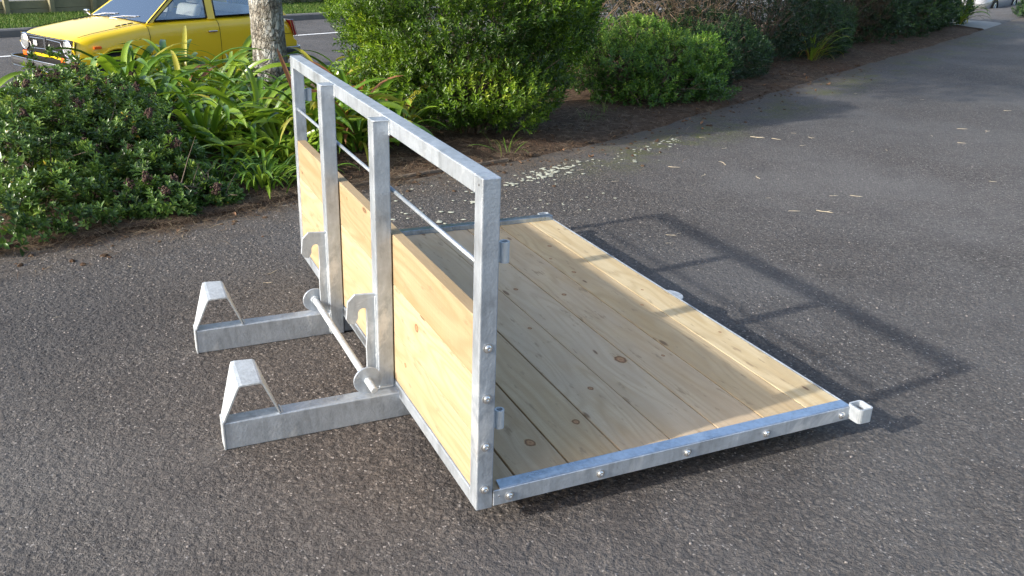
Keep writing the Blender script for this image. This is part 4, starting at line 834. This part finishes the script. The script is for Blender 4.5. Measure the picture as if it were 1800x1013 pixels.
# ------------------------------------------------------------------ timber retaining wall across the street
M_TIM = plain('old_green_timber', (.20, .185, .11), .9, 0, .35, 5, .006)
wall = empty('retaining_wall', (*srow(4, [9.85], [0])[0][:2], street_z(0) + .18), 'low weathered timber retaining wall with posts across the street', 'retaining wall')
def wpt(a, t_, z): p = srow(a, [t_], [z])[0]; return Vector(p)
SPC = .92; 
for j in range(-7, 9):
    a = 3.95 + j * SPC; top = .72 if j >= -0 else .42; bm = bmesh.new(); p = [wpt(a - .05, 9.86, .1), wpt(a + .05, 9.86, .1), wpt(a + .05, 9.96, .1), wpt(a - .05, 9.96, .1)]; prism(bm, p, (0, 0, top + .06), .006); bmlink('post', bm, M_TIM, wall)
    for k in range(4 if j >= 0 else 2):
        bm = bmesh.new(); z0 = .12 + k * .165; g = random.uniform(-.008, .008); p = [wpt(a + .005, 9.97 + g, z0), wpt(a + SPC - .005, 9.97 + g, z0), wpt(a + SPC - .005, 10.02 + g, z0), wpt(a + .005, 10.02 + g, z0)]; prism(bm, p, (0, 0, .158), .004); bmlink('board', bm, M_TIM, wall)
# far house behind, above the frame
M_WB = plain('house_boards', (.42, .46, .50), .7, 0, .06, 3); M_ROOF = plain('house_roof', (.10, .10, .11), .8, 0, .2, 4); M_WIN = plain('window_dark', (.03, .035, .04), .1, 0, .1, 3)
hc = wpt(-9, 22, 0); house = empty('house', tuple(hc), 'pale grey-blue boarded house high across the street, only its base line in sight', 'house'); nrm = Vector((SN.x, SN.y, 0)); drn = Vector((SD.x, SD.y, 0))
for k in range(14):
    bm = bmesh.new(); o0 = hc + Vector((0, 0, .3 + k * .2)) - drn * 5; prism(bm, [o0, o0 + drn * 10, o0 + drn * 10 + nrm * 6, o0 + nrm * 6], (0, 0, .195)); bmlink('weatherboard', bm, M_WB, house)
bm = bmesh.new(); b0 = hc + Vector((0, 0, 3.1)); c8 = [b0 - drn * 5.4 - nrm * .4, b0 + drn * 5.4 - nrm * .4, b0 + nrm * 3 + drn * 5.4 + Vector((0, 0, 1.5)), b0 + nrm * 3 - drn * 5.4 + Vector((0, 0, 1.5)), b0 + drn * 5.4 + nrm * 6.4, b0 - drn * 5.4 + nrm * 6.4]; vv = [bm.verts.new(p) for p in c8]
for f in ((0, 1, 2, 3), (3, 2, 4, 5), (0, 3, 5), (1, 4, 2), (0, 5, 4, 1)): bm.faces.new([vv[i] for i in f])
bmlink('roof', bm, M_ROOF, house)
for s in (-3, 0, 3):
    bm = bmesh.new(); o0 = hc + drn * (s - .6) - nrm * .03 + Vector((0, 0, 1.2)); prism(bm, [o0, o0 + drn * 1.2, o0 + drn * 1.2 + nrm * .02, o0 + nrm * .02], (0, 0, 1.1)); bmlink('window', bm, M_WIN, house)
# clipped hedge on the verge top, right of the wall
g = wpt(11.6, 9.9, .18)
_b = [((g.x + k * .9 * SD.x, g.y + k * .9 * SD.y, g.z + .65), (.7, .55, .75)) for k in range(-2, 6)]
shrub('verge_hedge', tuple(g), _b, M_DARK, 2600, 8, .08, .06, .03, (1.1, .5), 'dark hedge at the back of the verge across the street', 'hedge', None, .3, .12, 2, .4, 30, tintf=lambda P, N: np.full(len(P), .2))

# ------------------------------------------------------------------ cars
def paint(name, c, rough=.28):
    t = NT(name); n = t.noise(t.obj(), 3, 3); t.set(t.mix(t.math('MULTIPLY', n, .25), c, tuple(k * .86 for k in c)), rough, 0, .5); t.b.inputs['Coat Weight'].default_value = .6; t.b.inputs['Coat Roughness'].default_value = .08; return t.m
M_YEL = paint('yellow_paint', (.80, .56, .014)); M_BLK = plain('black_trim', (.008, .008, .009), .7, 0, .1, 10, 0, .2); M_CHR = plain('chrome', (.62, .63, .66), .14, 1, .02, 5)
M_RUB = plain('tyre_rubber', (.018, .018, .018), .8, 0, .2, 20); M_ORA = plain('indicator_orange', (.75, .13, .015), .25, 0, .1, 30); M_RED = plain('tail_red', (.30, .015, .02), .2, 0, .1, 30); M_BUMP = plain('bumper_grey', (.022, .024, .030), .55, 0, .1, 10)
M_CLR = plain('lamp_glass', (.42, .44, .46), .12, .55, .08, 90); M_SEAT = plain('seat_cover', (.75, .74, .72), .85, 0, .12, 14, .003); M_DASH = plain('dashboard', (.02, .022, .025), .6, 0, .2, 8)
t = NT('car_glass'); t.t.nodes.remove(t.b); fr_n = t.n('ShaderNodeFresnel'); fr_n.inputs[0].default_value = 1.5; gl = t.n('ShaderNodeBsdfGlossy'); gl.inputs['Roughness'].default_value = .02; gl.inputs[0].default_value = (.9, .95, 1, 1)
tb = t.n('ShaderNodeBsdfTransparent'); tb.inputs[0].default_value = (.90, .93, .93, 1); mx = t.n('ShaderNodeMixShader'); t.lk(t.math('ADD', t.math('MULTIPLY', fr_n.outputs[0], 1.0), .07), mx.inputs[0]); t.lk(tb.outputs[0], mx.inputs[1]); t.lk(gl.outputs[0], mx.inputs[2]); t.lk(mx.outputs[0], t.out.inputs[0]); M_GLASS = t.m
M_WSCR = M_GLASS.copy(); M_WSCR.name = 'windscreen_glass'
for nd in M_WSCR.node_tree.nodes:
    if nd.type == 'MATH' and nd.operation == 'ADD': nd.inputs[1].default_value = .28

def interp(tab, u): return float(np.interp(u, [a for a, _ in tab], [b for _, b in tab]))
HS = [(.16, .70), (.19, .735), (.26, .765), (.42, .795), (.7, .835), (1.0, .875), (1.2, .895), (2.2, .905), (3.0, .915), (3.3, .89), (3.42, .80), (3.49, .62), (3.53, .42)]
HW = [(.16, .665), (.22, .70), (.36, .735), (.8, .755), (1.5, .76), (2.8, .76), (3.2, .745), (3.53, .70)]
def hatch_car(loc, rz):
    car = empty('hatchback_car', loc, 'small yellow 1970s hatchback with black grille parked at the kerb behind the plants', 'car', None, rz)
    def X(u): return 1.775 - u
    def part(name, bm, mat, parent=car, smooth=False): return bmlink(name, bm, mat, parent, smooth=smooth)
    # body shell
    def sec(u):
        h = interp(HS, u); w_ = interp(HW, u); lo = .20 if .2 < u < 3.4 else .30
        half = [(0, lo), (w_ * .55, lo), (w_ * .90, lo + .01), (w_ * .975, lo + .09), (w_, .44), (w_ * 1.004, .57), (w_ * .992, h - .15), (w_ * .965, h - .065), (w_ * .90, h - .018), (w_ * .80, h - .002), (w_ * .55, h + .010), (w_ * .3, h + .017), (0, h + .020)]
        half = [(y, max(z, lo + .002 * i)) for i, (y, z) in enumerate(half)]
        return [(y, z) for y, z in half] + [(-y, z) for y, z in half[-2:0:-1]]
    us = [.16, .175, .2, .24, .29, .35, .45, .6, .75, .9, 1.0, 1.1, 1.3, 1.6, 1.9, 2.2, 2.5, 2.7, 2.85, 3.0, 3.15, 3.3, 3.38, 3.42, 3.46, 3.5, 3.53]
    bm = bmesh.new(); rings = [[bm.verts.new((X(u), y, z)) for y, z in sec(u)] for u in us]; n = len(rings[0])
    for a, b in zip(rings, rings[1:]):
        for k in range(n): bm.faces.new((a[k], a[(k + 1) % n], b[(k + 1) % n], b[k]))
    bm.faces.new(rings[0]); bm.faces.new(rings[-1][::-1]); bmesh.ops.recalc_face_normals(bm, faces=bm.faces[:])
    me = bpy.data.meshes.new('shell'); bm.to_mesh(me); bm.free(); me.materials.append(M_YEL); me.materials.append(M_BLK)
    tmp = bpy.data.objects.new('shell_tmp', me); col.objects.link(tmp); s = tmp.modifiers.new('s', 'SUBSURF'); s.levels = 2
    bm = bmesh.new()
    for u in (.66, 2.86): cyl(bm, (X(u), -1, .30), (X(u), -.52, .30), .315, 40); cyl(bm, (X(u), .52, .30), (X(u), 1, .30), .315, 40)
    cme = bpy.data.meshes.new('cut'); bmesh.ops.recalc_face_normals(bm, faces=bm.faces[:]); bm.to_mesh(cme); bm.free(); cme.materials.append(M_BLK); cut = bpy.data.objects.new('cut_tmp', cme); col.objects.link(cut)
    b = tmp.modifiers.new('b', 'BOOLEAN'); b.object = cut; b.solver = 'EXACT'; b.operation = 'DIFFERENCE'
    dg = bpy.context.evaluated_depsgraph_get(); me2 = bpy.data.meshes.new_from_object(tmp.evaluated_get(dg)); bpy.data.objects.remove(tmp); bpy.data.objects.remove(cut)
    me2.name = 'body'; body = link('body', me2, None, car, smooth=True)
    try: me2.set_sharp_from_angle(angle=R(38))
    except Exception: pass
    body_n = body
    # wheel arch lips, wheels
    for u in (.66, 2.86):
        for s in (1, -1):
            bm = bmesh.new(); P = [(X(u) + .325 * math.cos(a), s * (interp(HW, u) + .002), .30 + .325 * math.sin(a)) for a in [math.pi * (k / 22 * 1.16 - .08) for k in range(23)]]; tube(bm, P, .016, 8); part('wheel_arch', bm, M_YEL, smooth=True)
            bm = bmesh.new(); lathe(bm, (X(u), s * .56, .28), (0, s, 0), [(0, .17), (0, .25), (.02, .275), (.08, .282), (.14, .275), (.165, .25), (.165, .185)], 36); wh = part('wheel', bm, M_RUB)
            bm = bmesh.new(); lathe(bm, (X(u), s * .60, .28), (0, s, 0), [(0, .17), (.115, .184), (.12, .17), (.09, .15), (.085, .07), (.10, .05), (.115, .04)], 30); bmlink('rim', bm, M_CHR, wh, smooth=False)
    # front: dark panel, chrome line, lamps, grille, badge
    bm = bmesh.new(); box(bm, (X(0.200), -.655, .505), (X(0.145), .655, .728), .018, 2); fp = part('grille_panel', bm, M_BLK)
    bm = bmesh.new(); box(bm, (X(0.160), -.50, .716), (X(0.139), .50, .724), .002); part('chrome_strip', bm, M_CHR, fp)
    for s in (1, -1):
        bm = bmesh.new(); o = [(s * .045, .70), (s * .38, .69), (s * .40, .64), (s * .37, .560), (s * .03, .575)]
        P = [(X(0.139), y, z) for y, z in o + o[:1]]; tube(bm, P, .0045, 6); gf = part('grille_frame', bm, M_CHR)
        bm = bmesh.new()
        for k in range(7): z = .575 + k * .018; tube(bm, [(X(0.142), s * .05, z), (X(0.142), s * .395, z - .004)], .0028, 4)
        for k in range(22): y = s * (.06 + k * .016); tube(bm, [(X(0.144), y, .566), (X(0.144), y, .690)], .0016, 4)
        part('grille_bars', bm, plain('grille_grey', (.02, .02, .022), .5, .2), fp)
        bm = bmesh.new(); lathe(bm, (X(0.165), s * .535, .628), (1, 0, 0), [(0, .108), (.03, .108), (.036, .100), (.030, .094)], 30); hl = part('headlight', bm, M_CHR)
        bm = bmesh.new(); lathe(bm, (X(0.165), s * .535, .628), (1, 0, 0), [(.0, .094), (.028, .094), (.040, .072), (.047, .038), (.049, .001)], 30); bmlink('lens', bm, M_CLR, hl, smooth=False)
        bm = bmesh.new(); tube(bm, [(X(0.175), s * .655, .515), (X(0.150), s * .662, .62), (X(0.175), s * .655, .725)], .012, 8); part('lamp_surround', bm, M_YEL, smooth=True)
        bm = bmesh.new(); box(bm, (X(0.165), s * .36 if s > 0 else -.60, .455), (X(0.125), .60 if s > 0 else s * .36, .508), .006); ind = part('indicator', bm, M_CLR)
        bm = bmesh.new(); box(bm, (X(0.160), s * .36 - .0 if s > 0 else -.605, .452), (X(0.121), .46 if s > 0 else -.50, .511), .006); bmlink('orange_lens', bm, M_ORA, ind)
        bm = bmesh.new(); u0, u1 = .36, .46; box(bm, (X(u1), s * .742 - .008, .628), (X(u0), s * .742 + .012, .66), .004); part('side_marker', bm, M_ORA)
        # tail lamp
        bm = bmesh.new(); prism(bm, [(X(3.375), s * .742, .825), (X(3.425), s * .735, .825), (X(3.50), s * .720, .60), (X(3.44), s * .732, .60)], (0, -s * .25, 0), .006); tl = part('tail_lamp', bm, M_RED)
        bm = bmesh.new(); tube(bm, [(X(3.37), s * .746, .83), (X(3.43), s * .740, .83), (X(3.507), s * .724, .595), (X(3.437), s * .737, .595), (X(3.37), s * .746, .83)], .005, 5); bmlink('lamp_rim', bm, M_CHR, tl)
    bm = bmesh.new(); box(bm, (X(.19), -.63, .40), (X(.148), .63, .470), .01); part('valance', bm, M_BLK)
    bm = bmesh.new(); prism(bm, [(X(0.137), -.030, .705), (X(0.137), .030, .705), (X(0.137), .014, .56), (X(0.137), -.014, .56)], (.012, 0, 0), .002); part('emblem', bm, M_CHR, fp)
    cu = bpy.data.curves.new('badge', 'FONT'); cu.body = 'RS'; cu.size = .085; cu.extrude = .003; cu.offset = .0025; cu.align_x = 'CENTER'; cu.align_y = 'CENTER'
    to = bpy.data.objects.new('tmp', cu); col.objects.link(to); me = bpy.data.meshes.new_from_object(to.evaluated_get(bpy.context.evaluated_depsgraph_get())); bpy.data.objects.remove(to)
    me.transform(Matrix.Translation((X(0.129), -.24, .632)) @ Matrix(((0, 0, 1, 0), (1, 0, 0, 0), (0, 1, 0, 0), (0, 0, 0, 1)))); me.name = 'badge'; link('badge', me, plain('badge_white', (.8, .8, .78), .4), car)
    # bumpers
    for u, sg in ((.0, 1), (3.56, -1)):
        path = [(X(u + sg * .34), .765), (X(u + sg * .10), .765), (X(u + sg * .03), .73), (X(u), .60), (X(u) + sg * .012, 0)]; path = path + [(x, -y) for x, y in path[-2::-1]]
        bm = bmesh.new(); rg = []
        for i, (x, y) in enumerate(path):
            d_ = Vector((path[min(i + 1, len(path) - 1)][0] - path[max(0, i - 1)][0], path[min(i + 1, len(path) - 1)][1] - path[max(0, i - 1)][1])).normalized(); nn = Vector((-d_.y, d_.x)) * (1 if sg > 0 else -1) * -1
            nn = nn if nn.dot(Vector((x, y))) > 0 else -nn
            rg.append([bm.verts.new((x + nn.x * o, y + nn.y * o, z)) for o, z in ((-.012, .335), (.0, .33), (.014, .37), (.014, .41), (.0, .452), (-.012, .448))])
        for a, b in zip(rg, rg[1:]):
            for k in range(6): bm.faces.new((a[k], a[(k + 1) % 6], b[(k + 1) % 6], b[k]))
        bm.faces.new(rg[0]); bm.faces.new(rg[-1]); bp = part('bumper', bm, M_BUMP)
        for z in (.447, .336):
            bm = bmesh.new(); P = []
            for i, (x, y) in enumerate(path): nn = Vector((x - X(u + sg * .5), y)).normalized(); P.append((x + nn.x * .008, y + nn.y * .008, z))
            tube(bm, P, .008, 6); bmlink('chrome_strip', bm, M_CHR, bp, smooth=True)
    # bonnet slots, seams, handles
    for s in (1, -1):
        for k in range(3):
            u = .80 + k * .085; bm = bmesh.new(); z = interp(HS, u) + .007; z2 = interp(HS, u + .065) + .007; y = s * .505; prism(bm, [(X(u), y, z), (X(u + .065), y, z2), (X(u + .065), y + s * .022, z2 - .0005), (X(u), y + s * .022, z - .0005)], (0, 0, .006)); part('bonnet_slot', bm, M_BLK)
        bm = bmesh.new(); tube(bm, [(X(u), s * .618, interp(HS, u) + .0035) for u in np.linspace(.24, 1.10, 16)], .003, 4); part('bonnet_seam', bm, M_BLK)
        for u in (1.12, 2.16):
            bm = bmesh.new(); P = []
            for z, f in ((.30, .985), (.44, 1.0), (.57, 1.004), (interp(HS, u) - .15, .992), (interp(HS, u) - .065, .963), (interp(HS, u) - .022, .905)): P.append((X(u) - (.0 if z > .4 else .0), s * interp(HW, u) * f, z))
            tube(bm, P, .0032, 4); part('door_seam', bm, M_BLK)
        bm = bmesh.new(); box(bm, (X(2.11), s * .757 - .010, .735), (X(1.97), s * .757 + .022, .757), .006, 2); part('door_handle', bm, M_CHR)
        bm = bmesh.new(); tube(bm, [(X(3.2), s * .742, .80), (X(3.37), s * .735, .795)], .003, 4); tube(bm, [(X(3.2), s * .748, .64), (X(3.44), s * .734, .635)], .003, 4); part('panel_seam', bm, M_BLK)
    # greenhouse
    def wy(z): return .690 - (z - .90) * .40
    RZ = 1.285; ya, yb = wy(.905), wy(RZ)
    def bar4(P, q): bm = bmesh.new(); prism(bm, P, q, .004); return bm
    A0, A1 = (1.12, .885), (1.70, RZ); B0, B1 = (2.07, .90), (2.12, RZ); C0, C1 = (2.98, .91), (2.86, RZ); D0, D1 = (3.36, .885), (3.02, RZ)
    for s in (1, -1):
        def S(u, z, o=0): return (X(u), s * (wy(z) + o), z)
        part('windscreen_pillar', bar4([S(*A0), S(A0[0] + .10, .895), S(A1[0] + .08, RZ), S(*A1)], (0, -s * .035, 0)), M_YEL)
        part('door_pillar', bar4([S(B0[0] - .04, .895), S(B0[0] + .075, .895), S(B1[0] + .07, RZ), S(B1[0] - .04, RZ)], (0, -s * .03, 0)), M_YEL)
        part('rear_pillar', bar4([S(*C0), S(*D0), S(*D1), S(*C1)], (0, -s * .05, 0)), M_YEL)
        for (p, q, p1, q1) in (((A0[0] + .12, .915), (B0[0] - .05, .915), (B1[0] - .05, RZ), (A1[0] + .10, RZ)), ((B0[0] + .09, .93), (C0[0] - .03, .935), (C1[0] - .03, RZ), (B1[0] + .09, RZ))):
            bm = bmesh.new(); prism(bm, [S(*p, -.012), S(*q, -.012), S(*p1, -.012), S(*q1, -.012)], (0, -s * .004, 0)); gl_ = part('side_window', bm, M_GLASS)
            bm = bmesh.new(); tube(bm, [S(*p, -.004), S(*q, -.004), S(*p1, -.004), S(*q1, -.004), S(*p, -.004)], .008, 6); bmlink('window_seal', bm, M_BLK, gl_)
        bm = bmesh.new(); tube(bm, [S(1.14, .895, .006), S(1.70, RZ, .006)], .008, 6); part('windscreen_trim', bm, M_BLK)
    bm = bmesh.new(); prism(bm, [(X(1.14), -ya + .03, .90), (X(1.14), ya - .03, .90), (X(1.70), yb - .03, RZ - .005), (X(1.70), -yb + .03, RZ - .005)], (-.004, 0, 0)); part('windscreen', bm, M_WSCR)
    bm = bmesh.new(); prism(bm, [(X(3.33), -ya + .08, .92), (X(3.33), ya - .08, .92), (X(3.03), yb - .06, RZ - .01), (X(3.03), -yb + .06, RZ - .01)], (-.004, 0, 0)); part('rear_window', bm, M_GLASS)
    bm = bmesh.new(); box(bm, (X(3.04), -yb - .01, RZ - .004), (X(1.60), yb + .01, RZ + .035), .02, 3); part('roof', bm, M_YEL)
    bm = bmesh.new(); tube(bm, [(X(1.125), -ya + .02, .892), (X(1.115), 0, .905), (X(1.125), ya - .02, .892)], .010, 6); part('windscreen_seal', bm, M_BLK)
    for y0, y1 in ((-.10, .34), (-.52, -.16)):
        bm = bmesh.new(); tube(bm, [(X(1.08), y0, .905), (X(1.16), (y0 + y1) / 2, .935), (X(1.20), y1, .945)], .0055, 6); tube(bm, [(X(1.17), y1 - .30, .935), (X(1.21), y1 + .06, .955)], .005, 5); part('wiper', bm, M_CHR)
    # cabin
    bm = bmesh.new(); box(bm, (X(3.2), -.62, .925), (X(1.30), .62, .932), 0); part('cabin_floor', bm, M_DASH)
    bm = bmesh.new(); box(bm, (X(1.46), -.62, .885), (X(1.22), .62, .945), .02, 2); part('dashboard', bm, M_DASH)
    for y in (.32, -.32):
        bm = bmesh.new(); P = [(X(1.98), y - .21, .90), (X(1.86), y - .21, .90), (X(1.93), y - .17, 1.08), (X(1.98), y - .13, 1.13), (X(2.04), y - .15, 1.12)]
        box(bm, (X(2.02), y - .22, .90), (X(1.90), y + .22, 1.075), .045, 4)
        for v in bm.verts: v.co.x -= (v.co.z - .9) * .35
        se = part('seat', bm, M_SEAT, smooth=True); bm = bmesh.new(); box(bm, (X(2.12), y - .13, 1.08), (X(2.03), y + .13, 1.20), .035, 4); bmlink('headrest', bm, M_SEAT, se, smooth=True)
    bm = bmesh.new(); box(bm, (X(2.85), -.56, .90), (X(2.70), .56, 1.04), .05, 4); part('rear_seat', bm, M_SEAT, smooth=True)
    bm = bmesh.new(); c_ = Vector((X(1.56), .0 + .32, .985)); P = [c_ + Vector((-.075 * math.sin(a), .175 * math.cos(a), .135 * math.sin(a))) for a in [2 * math.pi * k / 28 for k in range(29)]]; tube(bm, P, .010, 6)
    tube(bm, [P[0], c_, P[14]], .009, 5); part('steering_wheel', bm, M_DASH, smooth=True)
    bm = bmesh.new(); box(bm, (X(1.40), .40, .945), (X(1.28), .56, .962), .003); tag(part('paper', bm, plain('paper_white', (.8, .8, .78), .8)), 'white paper on the dashboard')
    bm = bmesh.new(); tube(bm, [(X(1.16), -.71, .875), (X(1.14), -.78, .915)], .008, 6); box(bm, (X(1.18), -.86, .90), (X(1.13), -.77, .955), .012, 2); part('mirror', bm, M_CHR)
    return car
cdir = math.radians(207.6); fx, fy = math.cos(cdir), math.sin(cdir)
hatch_car((-1.4516 - fx * 1.775, 10.8105 - fy * 1.775, -.530), cdir)

# silver car beyond the bed's end
def silver_car(loc, rz):
    car = empty('silver_car', loc, 'silver saloon car seen through the gap at the far end of the bed', 'car', None, rz); M_SIL = paint('silver_paint', (.26, .27, .29), .3)
    st_ = [(-2.2, .45, .72, .72), (-2.1, .30, .92, .80), (-1.7, .26, .98, .86), (-1., .25, 1.0, .88), (0, .24, .98, .89), (1., .25, .93, .88), (1.7, .27, .85, .85), (2.1, .32, .74, .78), (2.22, .42, .60, .68)]
    bm = bmesh.new(); rg = []
    for x, lo, hi, w_ in st_:
        half = [(0, lo), (w_ * .9, lo), (w_, lo + .1), (w_ * 1.01, (lo + hi) / 2), (w_ * .97, hi - .08), (w_ * .85, hi), (0, hi + .02)]; rg.append([bm.verts.new((x, y, z)) for y, z in half + [(-y, z) for y, z in half[-2:0:-1]]])
    for a, b in zip(rg, rg[1:]):
        for k in range(len(a)): bm.faces.new((a[k], a[(k + 1) % len(a)], b[(k + 1) % len(a)], b[k]))
    bm.faces.new(rg[0]); bm.faces.new(rg[-1]); bmlink('body', bm, M_SIL, car, smooth=True)
    bm = bmesh.new(); b0 = [(-1.9, .96, .78), (-1.2, 1.38, .60), (.1, 1.42, .60), (1.05, .93, .80)]; L_ = [[bm.verts.new((x, s * y, z)) for s in (1, -1)] for x, z, y in b0]
    for a, b in zip(L_, L_[1:]): bm.faces.new((a[0], b[0], b[1], a[1]))
    bm.faces.new([a[0] for a in L_]); bm.faces.new([a[1] for a in L_][::-1]); bm.faces.new((L_[0][0], L_[0][1], L_[-1][1], L_[-1][0])); bmlink('cabin', bm, M_WIN, car)
    bm = bmesh.new(); prism(bm, [(-1.25, -.58, 1.385), (.12, -.58, 1.425), (.12, .58, 1.425), (-1.25, .58, 1.385)], (0, 0, .03), .01); bmlink('roof', bm, M_SIL, car)
    for x in (-1.35, 1.35):
        for s in (1, -1):
            bm = bmesh.new(); lathe(bm, (x, s * .70, .32), (0, s, 0), [(0, .2), (0, .30), (.03, .32), (.17, .32), (.20, .30), (.20, .225)], 32); wh = bmlink('wheel', bm, M_RUB, car)
            bm = bmesh.new(); lathe(bm, (x, s * .75, .32), (0, s, 0), [(0, .21), (.155, .225), (.16, .205), (.10, .19), (.10, .03)], 28)
            for k in range(6):
                a = k * math.pi / 3; c0 = Vector((x, s * .885, .32)); e = c0 + Vector((math.cos(a) * .2, 0, math.sin(a) * .2)); tube(bm, [c0, e], [.035, .022], 6)
            bmlink('rim', bm, M_CLR, wh)
            bm = bmesh.new(); P = [(x + .36 * math.cos(a), s * .895, .30 + .36 * math.sin(a)) for a in [math.pi * k / 16 for k in range(17)]]; tube(bm, P, .025, 6); bmlink('wheel_arch', bm, M_BLK, car)
    for s in (1, -1):
        for x0, x1 in ((-1.05, -.1), (-.02, .9)):
            bm = bmesh.new(); tube(bm, [(x0, s * .89, .35), (x0, s * .885, .9)], .005, 4); bmlink('door_seam', bm, M_BLK, car)
    return car
silver_car((26.2, 19.9, street_z(26) - .02), math.radians(206))
import builtins
builtins.print('OBJECTS', len(bpy.data.objects), 'TRIS', sum(sum(len(p.vertices) - 2 for p in o.data.polygons) for o in bpy.data.objects if o.type == 'MESH' and len(o.data.polygons) < 3000) + sum(len(o.data.polygons) for o in bpy.data.objects if o.type == 'MESH' and len(o.data.polygons) >= 3000))
